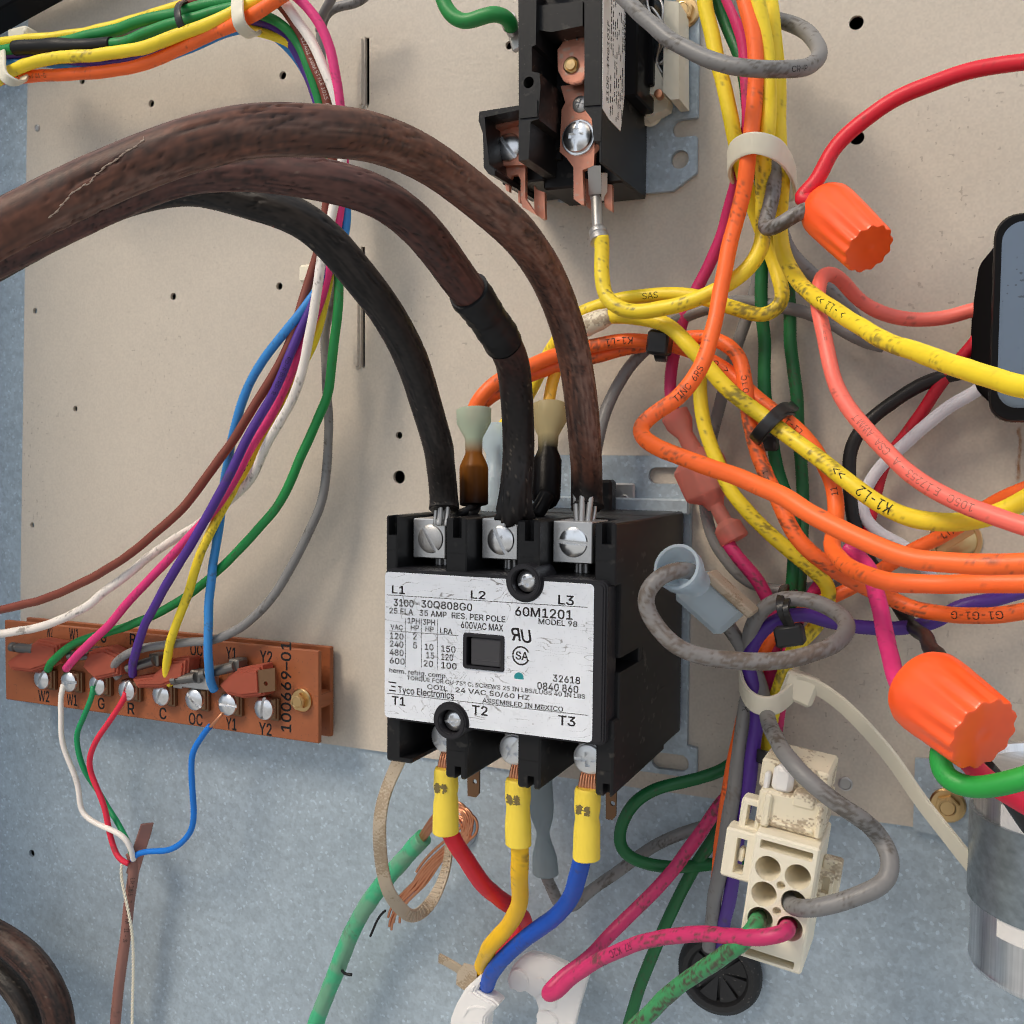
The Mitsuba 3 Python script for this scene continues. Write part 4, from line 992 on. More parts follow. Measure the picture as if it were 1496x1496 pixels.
wire('brown_wire', 'short stretch of brown wire at the very top of the upper left bundle', 'brown', 1.7, [(-241.7,-26.0,145.6),(-235.5,-27.0,145.5),(-230.3,-27.0,145.6),(-223.0,-27.0,146.1)], .1)

# ------------------------------------------------------------------ right bundle
wire('yellow_wire', 'outer left yellow wire of the right bundle, printed and hooked left under the clear tie', 'yellow', 1.95,
     [(-67.7,-30.0,121.9),(-66.9,-30.0,117.5),(-64.8,-30.0,108.3),(-62.7,-30.0,99.4),(-60.2,-30.0,89.1),(-58.3,-30.0,81.2),(-57.1,-27.0,74.8),(-55.8,-21.0,68.4),(-53.9,-17.0,61.1),(-51.2,-15.0,53.2),(-48.8,-16.0,46.6),(-48.3,-17.0,41.6),(-51.8,-18.0,38.7),(-57.0,-19.0,39.4),(-62.2,-20.0,41.3),(-71.7,-20.0,44.2),(-81.2,-20.0,45.1),(-92.0,-20.0,44.0),(-98.6,-20.0,42.2),(-104.1,-20.0,40.2),(-110.0,-18.0,35.2),(-116.1,-16.0,27.8),(-122.2,-14.0,18.0),(-127.7,-14.0,11.6),(-131.5,-14.0,7.5)], (.04, .06, .12, .30, .35, .30, .25, .2), prints=((122, 'SAS', 1.7, True),))
wire('yellow_wire', 'yellow wire from the crimped blade terminal, turning up into the bundle', 'yellow', 2.0,
     [(-93.1,-33.0,59.2),(-92.9,-33.0,55.6),(-92.3,-34.0,48.5),(-90.9,-35.0,43.4),(-87.3,-36.0,39.9),(-82.0,-36.0,38.4),(-75.3,-36.0,38.9),(-69.3,-36.0,39.7),(-62.3,-36.0,42.2),(-56.5,-35.0,45.8),(-52.6,-34.0,50.0),(-51.0,-32.0,55.7),(-51.0,-31.0,61.5),(-51.1,-31.0,67.1),(-50.4,-35.0,74.4),(-49.4,-37.0,79.9),(-49.2,-37.0,90.1),(-49.5,-37.0,98.3),(-50.5,-38.0,105.8),(-52.3,-38.0,113.9),(-53.2,-38.0,118.6)], (.45, .42, .30, .32, .40, .30, .12, .08))
wire('yellow_wire', 'long yellow wire crossing to the right edge in front of the black box', 'yellow', 2.0,
     [(-52.1,-28.0,120.1),(-50.6,-28.0,111.4),(-49.5,-28.0,102.8),(-48.5,-28.0,95.7),(-47.6,-30.0,83.2),(-46.9,-28.0,70.3),(-47.9,-24.0,59.7),(-46.3,-25.0,52.0),(-43.0,-28.0,46.3),(-38.0,-34.0,41.0),(-29.2,-45.0,33.7),(-19.6,-58.0,26.9),(-8.2,-75.0,20.9),(0.1,-88.0,16.4),(7.2,-98.0,13.3),(12.0,-105.0,11.4)], (.10, .12, .22, .36, .40, .30, .18, .12, .05), prints=((92, '>  - L1  >>', 2.0, True),))
wire('orange_wire', 'long orange wire folding back sharply beside the pink connector, then running off right', 'orange', 2.0,
     [(-56.2,-38.0,116.7),(-54.9,-38.0,112.4),(-52.9,-39.0,104.7),(-51.9,-39.0,96.8),(-51.9,-39.0,88.8),(-52.2,-40.0,79.9),(-52.9,-40.0,73.4),(-54.9,-38.0,64.2),(-57.6,-38.0,53.3),(-59.0,-40.0,41.8),(-59.7,-42.0,34.7),(-60.6,-45.0,27.2),(-62.5,-48.0,21.0),(-66.6,-52.0,14.5),(-71.3,-55.0,10.7),(-73.7,-57.0,8.0),(-72.6,-60.0,5.4),(-69.0,-63.0,3.3),(-63.9,-66.0,1.5),(-51.9,-72.0,-2.3),(-37.8,-80.0,-7.0),(-28.0,-85.0,-11.6),(-19.0,-88.0,-15.5),(-10.6,-90.0,-18.0),(-0.8,-92.0,-18.7),(8.3,-94.0,-18.0),(14.1,-95.0,-17.4)], .22, prints=((98, 'TINC  6RS', 1.6, True),))
wire('green_wire', 'left dark green wire falling straight behind the orange wires on the right', 'dkgreen', 1.75,
     [(-66.2,-26.0,123.3),(-64.7,-26.0,118.7),(-61.7,-26.0,110.8),(-58.5,-27.0,102.6),(-56.6,-27.0,93.2),(-54.4,-28.0,82.2),(-53.6,-22.0,73.3),(-53.8,-15.0,62.4),(-54.3,-11.0,52.3),(-54.4,-10.0,41.6),(-54.0,-9.0,29.2),(-53.2,-9.0,18.2),(-51.2,-9.0,4.5),(-48.2,-9.0,-6.7),(-45.5,-10.0,-14.0),(-44.6,-11.0,-23.2),(-44.6,-12.0,-31.7),(-46.0,-10.0,-39.7),(-49.2,-6.0,-51.0),(-52.4,-5.0,-61.1),(-55.6,-5.0,-73.1),(-58.6,-6.0,-83.1),(-62.4,-8.0,-87.4),(-73.0,-12.0,-91.4),(-80.1,-15.0,-93.7),(-85.7,-17.0,-98.1),(-89.6,-18.0,-105.3),(-89.1,-18.0,-111.2),(-85.0,-17.0,-114.5),(-79.7,-15.0,-115.9),(-72.5,-12.0,-116.1),(-64.8,-8.0,-115.5),(-57.6,-5.0,-113.7)], .18)
wire('green_wire', 'right green wire falling beside its darker twin and down to the bottom edge', 'dkgreen', 1.75,
     [(-65.4,-22.0,124.8),(-63.1,-22.0,118.3),(-60.4,-22.0,109.1),(-57.3,-22.0,98.2),(-53.4,-22.0,80.3),(-51.5,-15.0,64.0),(-49.5,-11.0,55.6),(-48.0,-9.0,47.4),(-47.5,-7.0,35.3),(-45.8,-6.0,20.1),(-44.2,-6.0,4.6),(-43.2,-7.0,-7.9),(-42.6,-9.0,-20.1),(-42.4,-11.0,-32.1),(-43.8,-9.0,-40.6),(-46.9,-5.0,-52.9),(-51.1,-4.0,-67.0),(-55.4,-5.0,-81.0),(-59.8,-6.0,-95.1),(-64.2,-8.0,-106.2),(-68.2,-9.0,-112.9),(-75.7,-10.0,-127.9),(-80.5,-11.0,-140.8),(-85.1,-12.0,-153.4),(-88.3,-13.0,-166.4),(-90.9,-13.0,-176.3)], .35)
kmag, cmag = wire('magenta_wire', 'thin magenta wire slanting from the bundle into the top of the pink connector', 'magenta', 1.7,
     [(-62.4,-30.0,121.0),(-60.6,-30.0,115.6),(-58.6,-30.0,110.6),(-56.7,-30.0,104.7),(-55.7,-30.0,97.1),(-55.3,-29.0,85.4),(-57.5,-24.0,77.5),(-60.8,-18.0,72.3),(-64.1,-14.0,64.4),(-67.6,-12.0,57.1),(-72.5,-11.0,47.4),(-76.2,-11.0,39.3),(-78.8,-11.0,29.4),(-79.8,-11.0,20.6),(-78.8,-12.0,15.2),(-76.5,-13.0,10.5)], .10)
wire('grey_wire', 'dirty grey wire of the right bundle bent out into the upper orange wire nut', 'grey', 1.9,
     [(-60.0,-30.0,120.6),(-57.8,-30.0,113.5),(-54.6,-29.0,102.4),(-51.6,-29.0,90.1),(-49.5,-29.0,78.8),(-48.5,-31.0,73.1),(-48.5,-33.0,65.9),(-49.5,-35.0,60.0),(-48.8,-38.0,57.0),(-45.8,-40.0,57.0),(-41.8,-40.0,58.9),(-37.5,-39.0,60.6),(-35.1,-38.0,61.1)], .55)
wire('red_wire', 'red wire sweeping in from the right edge to the upper orange wire nut', 'red', 1.85,
     [(15.7,-38.0,89.1),(7.1,-37.0,89.3),(-1.9,-36.0,89.4),(-11.4,-36.0,87.6),(-21.3,-36.0,84.2),(-28.7,-36.0,79.3),(-33.8,-37.0,73.3),(-37.8,-38.0,66.2),(-40.1,-39.0,62.8),(-38.3,-39.0,62.3),(-35.8,-38.0,62.6),(-33.4,-38.0,62.2)], .04)
wire('grey_wire', 'grey wire looping in front of the right bundle near the top edge', 'grey', 2.0,
     [(-88.5,-40.0,121.4),(-84.7,-42.0,116.0),(-80.7,-44.0,111.4),(-74.3,-47.0,104.5),(-64.4,-50.0,96.9),(-58.2,-51.0,93.5),(-50.1,-51.0,90.9),(-43.1,-47.0,91.1),(-39.1,-40.0,93.9),(-37.6,-34.0,98.2),(-40.2,-27.0,104.8),(-44.9,-21.0,111.1),(-52.2,-19.0,115.3),(-57.5,-18.0,118.6),(-60.8,-18.0,123.0)], .32, prints=((60, 'CR-P', 1.3, False),))
wire('grey_wire', 'grey wire arching from the right hand lug across behind the orange folds', 'grey', 1.75,
     [(-98.6,-20.0,-3.9),(-98.4,-19.0,2.9),(-97.6,-17.0,10.5),(-96.3,-15.0,16.0),(-92.2,-13.0,24.6),(-85.5,-12.0,31.7),(-79.7,-11.0,37.5),(-75.8,-11.0,39.8),(-67.2,-11.0,42.6),(-63.1,-10.0,43.5),(-57.4,-9.0,43.3),(-48.2,-9.0,41.4),(-40.4,-9.0,39.0),(-34.4,-10.0,35.5),(-28.4,-12.0,31.7),(-22.5,-18.0,30.1)], .15)
wire('grey_wire', 'dark grey wire tucked under the yellow wire right of the bundle', 'grey', 1.8,
     [(-50.0,-20.0,68.1),(-48.7,-16.0,60.0),(-46.2,-13.0,54.7),(-41.5,-11.0,50.0),(-36.2,-10.0,45.2),(-31.6,-9.0,39.3),(-28.2,-7.0,33.3),(-23.5,-5.0,30.6)], .30)
wire('grey_wire', 'grey wire slanting down behind the orange wires and curving under the cable tie', 'grey', 1.7,
     [(-54.9,-12.0,61.3),(-56.3,-9.0,50.9),(-59.6,-7.0,39.0),(-62.3,-7.0,30.4),(-65.5,-7.0,17.6),(-68.2,-7.0,8.0),(-69.9,-7.0,-3.6),(-69.5,-8.0,-14.8),(-66.8,-9.0,-23.0),(-62.2,-9.0,-29.1),(-57.9,-9.0,-32.9),(-52.0,-9.0,-35.1),(-44.5,-9.0,-35.2),(-37.4,-8.0,-34.0),(-31.3,-7.0,-31.9),(-27.1,-6.0,-28.8)], .12)
wire('yellow_wire', 'yellow wire that passes down behind the orange fold and through the lower clear tie', 'yellow', 1.95,
     [(-66.4,-15.0,37.6),(-67.9,-16.0,30.1),(-69.2,-17.0,23.6),(-69.0,-18.0,17.0),(-67.3,-19.0,9.1),(-64.7,-20.0,1.2),(-60.0,-21.0,-7.9),(-53.9,-21.0,-15.4),(-44.9,-20.0,-23.7),(-37.9,-18.0,-29.7),(-34.9,-16.0,-34.0),(-35.5,-15.0,-39.6),(-37.7,-17.0,-44.1),(-41.4,-20.0,-48.5),(-44.3,-22.0,-54.9),(-45.9,-23.0,-60.9),(-47.4,-22.0,-67.4),(-48.3,-21.0,-74.4),(-47.9,-21.0,-82.1),(-47.4,-21.0,-88.9)], .30)
wire('yellow_wire', 'thick yellow wire with black lettering crossing from the sleeve to the right edge', 'yellow', 2.05,
     [(-94.4,-24.0,39.2),(-90.0,-26.0,38.8),(-85.1,-28.0,38.1),(-79.6,-29.0,37.0),(-74.3,-30.0,34.5),(-68.6,-31.0,29.0),(-64.4,-31.0,24.0),(-58.4,-31.0,17.5),(-51.3,-31.0,12.2),(-44.5,-33.0,6.9),(-34.4,-38.0,-0.2),(-23.1,-46.0,-7.7),(-15.2,-52.0,-11.6),(-7.9,-57.0,-13.1),(1.0,-61.0,-11.7),(9.1,-64.0,-7.7),(15.5,-66.0,-3.9)], (.2, .2, .25, .36, .38, .32, .12, .05), prints=((58, '>>', 2.2, True), (82, '>>', 2.3, True), (91, 'K1-L2', 2.6, True)))
kf, cf = wire('yellow_wire', 'short yellow wire from the sleeve down into the amber push-on connector', lin((226, 170, 50)), 1.7,
     [(-99.3,-22.0,38.2),(-103.9,-22.0,35.5),(-107.2,-22.0,30.8),(-108.6,-24.0,25.9),(-109.2,-27.0,19.8),(-109.4,-29.0,15.1),(-109.5,-30.0,10.9)], .12)
wire('orange_wire', 'upper orange wire from the scorched connector, through both black ties, then off right', 'orange', 2.0,
     [(-126.5,-42.0,10.5),(-125.5,-42.0,14.2),(-122.5,-41.0,18.7),(-118.1,-38.0,22.6),(-112.2,-33.0,26.0),(-107.1,-28.0,28.9),(-98.3,-24.0,31.3),(-91.6,-22.0,32.2),(-83.3,-22.0,31.7),(-75.1,-21.0,30.2),(-66.8,-21.0,26.5),(-60.4,-22.0,23.0),(-54.0,-24.0,17.5),(-47.5,-26.0,12.4),(-40.6,-27.0,6.7),(-35.8,-28.0,0.8),(-32.2,-30.0,-5.3),(-30.8,-34.0,-12.9),(-30.8,-42.0,-19.1),(-27.7,-54.0,-22.5),(-22.3,-64.0,-24.3),(-15.7,-70.0,-24.9),(-8.0,-73.0,-24.6),(1.2,-76.0,-23.6),(9.1,-78.0,-22.8),(15.3,-79.0,-22.1)], .25, prints=((46, 'K1-L1', 2.0, True), (76, '<   OO', 1.7, True), (104, 'L1-1', 1.6, True), (126, '11', 1.6, True)))
wire('orange_wire', 'lower orange wire from the scorched connector, dirty, with printed stretch at the right edge', 'orange', 2.0,
     [(-128.5,-38.0,10.3),(-125.6,-38.0,14.4),(-121.5,-36.0,17.9),(-116.7,-32.0,21.3),(-110.5,-27.0,24.6),(-103.2,-22.0,27.6),(-92.8,-18.0,30.4),(-81.9,-17.0,32.0),(-69.8,-19.0,32.8),(-63.2,-21.0,31.3),(-58.5,-23.0,27.3),(-56.0,-25.0,20.7),(-54.5,-27.0,12.7),(-52.0,-29.0,4.2),(-48.5,-31.0,-4.5),(-44.8,-33.0,-11.8),(-40.6,-34.0,-18.6),(-35.2,-33.0,-24.1),(-30.7,-28.0,-28.3),(-25.2,-22.0,-31.9),(-19.7,-20.0,-34.4),(-13.5,-22.0,-36.4),(-5.9,-26.0,-37.2),(1.2,-30.0,-36.7),(11.1,-34.0,-34.2),(18.4,-36.0,-31.7)], .40, prints=((92, 'O TC', 1.5, True), (118, 'GR - 1', 1.4, True), (186, 'G1-G1-G', 1.9, True), (214, '> >', 1.9, True)))
wire('orange_wire', 'orange wire behind the other orange ones, continuing down to the black grommet', 'orange', 1.85,
     [(17.9,-30.0,-2.8),(10.4,-30.0,-6.1),(3.6,-26.0,-9.9),(-3.5,-20.0,-16.2),(-12.2,-16.0,-21.7),(-20.3,-14.0,-27.1),(-27.8,-14.0,-32.4),(-36.9,-15.0,-37.4),(-43.1,-17.0,-41.6),(-47.8,-18.0,-46.7),(-51.6,-18.0,-53.9),(-54.4,-18.0,-62.5),(-55.8,-20.0,-70.7),(-56.9,-22.0,-79.7),(-58.4,-24.0,-93.3),(-60.8,-22.0,-109.4),(-63.6,-14.0,-124.5),(-65.6,-4.0,-141.0)], .25, prints=((26, 'LTX 7', 1.7, True),))
wire('salmon_wire', 'salmon pink wire leaving the black box, looping over and off the right edge', 'salmon', 1.85,
     [(0.4,-14.0,38.1),(-2.4,-13.0,37.6),(-8.2,-13.0,36.3),(-16.1,-13.0,36.1),(-22.7,-13.0,37.7),(-28.2,-15.0,41.0),(-32.0,-20.0,45.2),(-34.6,-25.0,46.6),(-36.4,-29.0,45.0),(-36.7,-32.0,40.1),(-35.0,-36.0,31.5),(-32.7,-40.0,23.0),(-28.6,-46.0,14.5),(-22.9,-52.0,7.2),(-17.5,-58.0,1.5),(-12.4,-62.0,-2.9),(-5.6,-67.0,-7.1),(0.9,-71.0,-10.0),(8.9,-75.0,-12.6),(15.2,-77.0,-14.5)], .08, prints=((66, '= =', 1.4, True), (93, '105C   E 17253 - A   CSA   AWM T', 1.7, True)), ink='faint_ink')
wire('black_wire', 'black wire dropping from the black box behind the orange wires to the lower wire nut', 'black', 1.8,
     [(3.0,-14.0,23.6),(-4.1,-11.0,22.1),(-13.2,-9.0,19.8),(-21.5,-8.0,14.7),(-27.5,-8.0,9.3),(-30.8,-8.0,3.3),(-31.2,-8.0,-4.5),(-29.8,-8.0,-15.5),(-26.7,-8.0,-23.6),(-21.6,-8.0,-32.0),(-16.4,-10.0,-39.4),(-11.3,-25.0,-42.3),(-6.7,-55.0,-42.0),(-4.7,-70.0,-42.1)], .02)
wire('red_wire', 'deep red wire dropping from the underside of the black box', lin((186, 18, 44)), 1.6,
     [(1.9,-12.0,35.0),(-2.1,-11.0,29.1),(-6.3,-10.0,23.6),(-13.0,-9.0,13.8),(-18.4,-8.0,5.7),(-22.2,-7.0,-0.0),(-23.8,-6.0,-6.3),(-25.0,-6.0,-13.0),(-26.2,-6.0,-21.4),(-24.5,-6.0,-28.6)], .05)
wire('white_wire', 'white wire curving away from the bottom of the black box', lin((206, 206, 214)), 1.65,
     [(3.8,-16.0,20.7),(0.7,-15.0,18.5),(-7.5,-13.0,12.9),(-17.0,-10.0,4.4),(-23.4,-8.0,-2.2),(-26.8,-7.0,-8.5),(-26.8,-7.0,-14.3),(-23.1,-7.0,-19.1),(-17.7,-7.0,-22.0),(-12.5,-7.0,-26.5),(-9.1,-6.0,-31.4)], .06)
wire('magenta_wire', 'thick magenta wire dropping into the large lower wire nut', 'pink', 1.95,
     [(-29.7,-22.0,-22.1),(-26.1,-25.0,-24.4),(-22.9,-32.0,-27.5),(-20.9,-40.0,-31.5),(-19.2,-46.0,-35.8),(-16.8,-54.0,-41.4),(-14.6,-62.0,-45.5),(-12.4,-70.0,-47.8),(-9.4,-76.0,-49.1)], .10)
wire('magenta_wire', 'magenta wire behind the yellow one inside the lower clear tie', 'magenta', 1.7,
     [(-29.9,-14.0,-24.4),(-34.7,-13.0,-29.6),(-38.8,-12.0,-35.8),(-42.6,-13.0,-42.8),(-44.6,-16.0,-49.9),(-45.2,-18.0,-57.9),(-45.9,-18.0,-66.3),(-47.0,-17.0,-76.9),(-47.6,-16.0,-86.6),(-47.9,-16.0,-92.3)], .22)
wire('purple_wire', 'purple wire from the right edge turning down to the black grommet', 'purple', 1.85,
     [(20.1,-10.0,-30.7),(9.9,-12.0,-32.8),(4.8,-14.0,-34.5),(-3.2,-15.0,-36.8),(-8.0,-15.0,-40.1),(-13.7,-15.0,-42.1),(-21.5,-15.0,-43.2),(-29.1,-17.0,-43.1),(-35.1,-20.0,-41.7),(-39.9,-24.0,-40.0),(-44.0,-27.0,-40.6),(-48.4,-28.0,-43.5),(-51.5,-27.0,-48.0),(-52.8,-26.0,-54.4),(-51.6,-27.0,-59.4),(-50.6,-27.0,-65.8),(-50.9,-27.0,-74.3),(-52.1,-27.0,-84.7),(-53.8,-26.0,-92.9),(-55.9,-24.0,-106.0),(-58.2,-20.0,-119.2),(-61.0,-12.0,-131.3),(-64.2,-2.0,-145.7)], .15)
wire('grey_wire', 'thick dirty grey wire looping forward from the blue flag connector around the tied bundle', 'grey', 2.0,
     [(-60.9,-52.0,-27.9),(-61.6,-58.0,-26.5),(-63.8,-62.0,-26.1),(-66.7,-65.0,-27.7),(-68.9,-66.0,-30.8),(-69.1,-66.0,-34.5),(-66.7,-66.0,-39.0),(-62.1,-66.0,-42.6),(-57.1,-65.0,-44.6),(-48.5,-63.0,-45.7),(-40.4,-60.0,-45.6),(-32.7,-55.0,-43.9),(-28.1,-49.0,-41.8),(-27.3,-43.0,-38.9),(-30.3,-38.0,-36.5),(-35.6,-35.0,-34.8),(-41.9,-34.0,-34.7),(-47.5,-32.0,-37.5),(-51.0,-30.0,-42.3),(-53.1,-26.0,-49.0),(-53.3,-24.0,-57.6),(-53.9,-24.0,-65.5),(-55.0,-26.0,-77.5),(-56.6,-27.0,-94.0),(-59.4,-25.0,-108.1),(-62.8,-17.0,-123.1),(-66.8,-5.0,-141.8)], (.85, .75, .70, .6, .5, .42, .2, .12, .12, .15), tint=np.array([.125, .098, .078]), prints=((132, 'R4 - PK', 1.6, False),))
wire('grey_wire', 'grey wire looping out to the right and into the cream plug', 'grey', 2.0,
     [(-58.5,-30.0,-41.6),(-57.4,-28.0,-44.5),(-54.7,-25.0,-49.5),(-51.5,-24.0,-55.9),(-48.7,-28.0,-61.8),(-45.6,-38.0,-64.5),(-40.9,-52.0,-66.1),(-34.2,-64.0,-69.3),(-27.3,-66.0,-73.7),(-20.8,-64.0,-77.9),(-16.7,-60.0,-83.3),(-14.6,-62.0,-86.9),(-15.0,-64.0,-90.3),(-18.1,-66.0,-93.1),(-23.6,-67.0,-96.0),(-29.6,-67.0,-98.5),(-33.8,-64.0,-100.1),(-36.6,-58.0,-101.5),(-38.0,-52.0,-103.4)], .32)
wire('magenta_wire', 'magenta wire from the pink connector that doubles back in a hairpin to the cream plug', 'magenta', 1.85,
     [(-61.5,-18.0,-21.0),(-59.8,-19.0,-23.7),(-55.1,-19.0,-29.0),(-49.4,-18.0,-37.8),(-47.6,-17.0,-45.4),(-48.4,-16.0,-53.0),(-49.8,-15.0,-60.8),(-51.4,-14.0,-72.5),(-54.7,-13.0,-84.6),(-62.1,-14.0,-96.5),(-71.3,-17.0,-110.8),(-80.7,-21.0,-123.1),(-89.6,-26.0,-133.2),(-98.2,-31.0,-141.8),(-103.8,-34.0,-146.9),(-105.0,-36.0,-148.6),(-102.8,-38.0,-147.6),(-94.9,-41.0,-139.8),(-82.9,-46.0,-129.1),(-71.5,-52.0,-120.4),(-60.6,-58.0,-114.5),(-48.0,-66.0,-108.9),(-39.1,-70.0,-105.6),(-35.9,-69.0,-104.5),(-35.5,-63.0,-105.7),(-36.6,-54.0,-109.0)], .40, prints=((25, 'JE', 2.0, False), (188, 'R7  K2C', 1.8, True),))
wire('green_wire', 'dirty green wire from the cream plug out through the bottom edge', lin((50, 140, 84)), 2.0,
     [(-44.4,-50.0,-110.1),(-42.4,-62.0,-106.1),(-42.7,-67.0,-106.2),(-45.1,-67.0,-109.0),(-49.1,-65.0,-113.4),(-55.7,-60.0,-121.0),(-63.3,-56.0,-129.5),(-71.2,-52.0,-139.0),(-75.7,-50.0,-144.6),(-83.0,-47.0,-154.3)], .55)
wire('grey_wire', 'grey wire from the grey push-on boot running up right behind the green loop', 'grey', 1.75,
     [(-114.1,-16.0,-122.2),(-114.0,-14.0,-126.2),(-113.1,-11.0,-131.9),(-111.4,-9.0,-135.7),(-108.4,-8.0,-136.0),(-104.3,-8.0,-132.0),(-95.7,-8.0,-124.2),(-87.3,-8.0,-116.6),(-79.2,-8.0,-110.8),(-71.4,-7.0,-106.7),(-64.7,-6.0,-104.3),(-58.9,-5.0,-102.2)], .35)
# motor leads out of the load terminals
wire('red_lead', 'red motor lead under the left yellow ring terminal', 'red', 2.35, [(-126.0,-57.0,-95.8),(-125.7,-56.0,-99.3),(-124.9,-55.0,-102.5),(-123.5,-50.0,-109.4),(-121.9,-42.0,-119.0),(-119.4,-32.0,-127.7),(-117.8,-24.0,-133.9),(-118.6,-20.0,-139.0),(-124.1,-17.0,-147.6),(-129.5,-16.0,-154.7),(-133.6,-14.0,-161.7),(-138.3,-10.0,-171.2)], .06)
wire('gold_lead', 'golden yellow motor lead under the middle ring terminal', 'gold', 2.35, [(-105.1,-57.0,-96.3),(-104.9,-56.0,-100.4),(-107.4,-50.0,-111.5),(-111.0,-43.0,-122.2),(-116.2,-38.0,-131.0),(-122.4,-34.0,-139.1),(-130.6,-23.0,-151.0),(-136.5,-15.0,-160.5),(-140.3,-11.0,-168.1),(-142.6,-9.0,-176.7)], .10)
wire('blue_lead', 'royal blue motor lead under the right ring terminal', 'royal', 2.35, [(-86.4,-57.0,-96.9),(-87.8,-56.0,-101.1),(-91.7,-50.0,-111.3),(-98.0,-44.0,-120.9),(-106.5,-39.0,-129.9),(-114.7,-35.0,-137.9),(-124.5,-28.0,-149.7),(-131.1,-20.0,-160.1),(-136.0,-13.0,-167.9),(-138.8,-9.0,-175.8)], .08)
# wires around the lower wire nut
wire('green_lead', 'thick green lead curling under the lower wire nut', lin((36, 150, 60)), 2.05, [(-3.3,-88.0,-53.1),(-4.5,-88.0,-56.0),(-3.5,-89.0,-59.1),(-0.7,-90.0,-60.3),(3.4,-92.0,-59.5),(9.5,-94.0,-56.5),(15.2,-95.0,-53.6)], .05)
wire('red_lead', 'red lead leaving the lower wire nut towards the right edge', lin((214, 24, 60)), 2.0, [(-1.5,-86.0,-54.0),(0.8,-84.0,-58.0),(3.7,-82.0,-61.0),(7.2,-80.0,-63.6),(12.1,-78.0,-66.4),(16.8,-78.0,-68.4)], .02)
wire('black_lead', 'black lead beside the red one at the right edge', 'black', 1.7, [(3.5,-76.0,-60.0),(7.2,-72.0,-65.5),(10.2,-68.0,-70.9),(15.6,-64.0,-78.7)], .02)
wire('green_wire', 'green wire hooking in from the top edge to the relay contactor', lin((28, 128, 58)), 2.15, [(-146.4,-26.0,138.0),(-144.6,-26.0,131.9),(-142.3,-26.0,127.7),(-137.9,-26.0,125.0),(-132.0,-26.0,125.3),(-127.6,-25.0,125.9),(-125.7,-23.0,125.0),(-125.9,-20.0,123.5)], .15)

# ------------------------------------------------------------------ cable ties
def tie(name, label, mesh, bsdf, smooth=40):
    return solo(name, label, 'cable tie', mesh, bsdf, smooth)


Zd = np.array([0.12, 0, 1.0])
tie('cable_tie', 'beige nylon tie ring round the left end of the upper left bundle', [ribbon([(-323.0,-24.0,147.7),(-315.7,-32.0,140.2),(-306.3,-40.0,131.5),(-301.5,-42.0,125.6),(-299.1,-40.0,124.6),(-302.4,-34.0,129.1),(-307.8,-28.0,137.0),(-315.8,-22.0,145.9),(-323.5,-20.0,150.4),(-323.0,-24.0,147.7)], (1, 0, .25), 3.6, 1.0), bx(*(lambda p: (p[0] - 4, p[0] + 5, p[2] - 1.5, p[2] + 2.5))((-312.5,-26.0,146.8)), 23, 29, .8)], 'nylon')
tie('cable_tie', 'black tie strapped across the upper left bundle', ribbon([(-244.6,-20.0,152.0),(-234.3,-34.0,142.4),(-231.0,-39.0,137.1),(-229.9,-39.0,133.6),(-230.0,-37.0,132.4),(-239.7,-24.0,139.6)], (1, 0, .3), 2.4, .9), 'black_tie')
tie('cable_tie', 'flat beige tie holding the top of the upper left bundle', ribbon([(-219.1,-22.0,149.2),(-210.1,-36.0,139.3),(-206.3,-41.0,132.9),(-205.5,-41.0,129.1),(-205.9,-37.0,128.0),(-209.8,-28.0,131.5),(-215.6,-20.0,137.4)], (1, 0, .15), 4.2, 1.1), 'nylon')
tie('cable_tie', 'translucent cream tie ring round the upper right bundle', ribbon([(-56.7,-4.0,77.6),(-60.1,-12.0,76.0),(-60.7,-24.0,75.2),(-58.9,-34.0,75.6),(-55.4,-41.0,76.0),(-50.8,-44.0,75.9),(-46.6,-42.0,74.8),(-44.4,-36.0,73.2),(-43.9,-28.0,71.2),(-45.8,-18.0,70.3),(-50.7,-8.0,73.5),(-56.7,-4.0,77.6)], (0, -.25, 1), 5.0, 1.1), 'nylon')
kt = thing('cable_tie', 'cream tie with square head and long tail round the lower right bundle', 'cable tie')
part(kt, 'strap', ribbon([(-42.0,-16.0,-57.1),(-49.7,-8.0,-57.4),(-54.9,-12.0,-57.1),(-55.3,-24.0,-57.7),(-52.9,-32.0,-59.6),(-49.1,-36.0,-61.5),(-45.4,-36.0,-61.7),(-42.0,-32.0,-59.9),(-39.6,-28.0,-57.6)], (0, -.15, 1), 5.0, 1.2), 'nylon', 40)
hd = oriented(bx(-4.2, 4.2, -3.6, 3.6, -3, 3, .8), (-39.4,-28.0,-58.0), unit((1, 0, -.35)), unit((.35, 0, 1)), (0, -1, 0))
part(kt, 'head', hd, 'nylon', 30)
part(kt, 'tail', ribbon([(-39.9,-30.0,-56.0),(-36.3,-30.0,-56.7),(-28.9,-30.0,-61.0),(-22.2,-30.0,-67.2),(-16.9,-30.0,-73.1),(-9.6,-30.0,-83.0),(-4.6,-30.0,-89.0),(-0.1,-29.0,-94.7),(5.1,-28.0,-101.2)], np.array([(0.3, -.55, .9)] * 9), 4.4, 1.2), 'nylon', 40)
tie('cable_tie', 'black tie head and strap on the two orange wires right of the heavy cable', [oriented(bx(-3.0, 3.0, -3.2, 3.2, 0, 5.6, .7), (-78.6,-23.0,31.1), unit((1, 0, -.12)), unit((.12, 0, 1)), (0, -1, 0)), ribbon([(-82.0,-14.0,35.0),(-79.6,-25.0,32.0),(-78.9,-26.0,29.5),(-81.3,-14.0,28.5)], (1, 0, -.1), 3.2, .8)], 'black_tie')
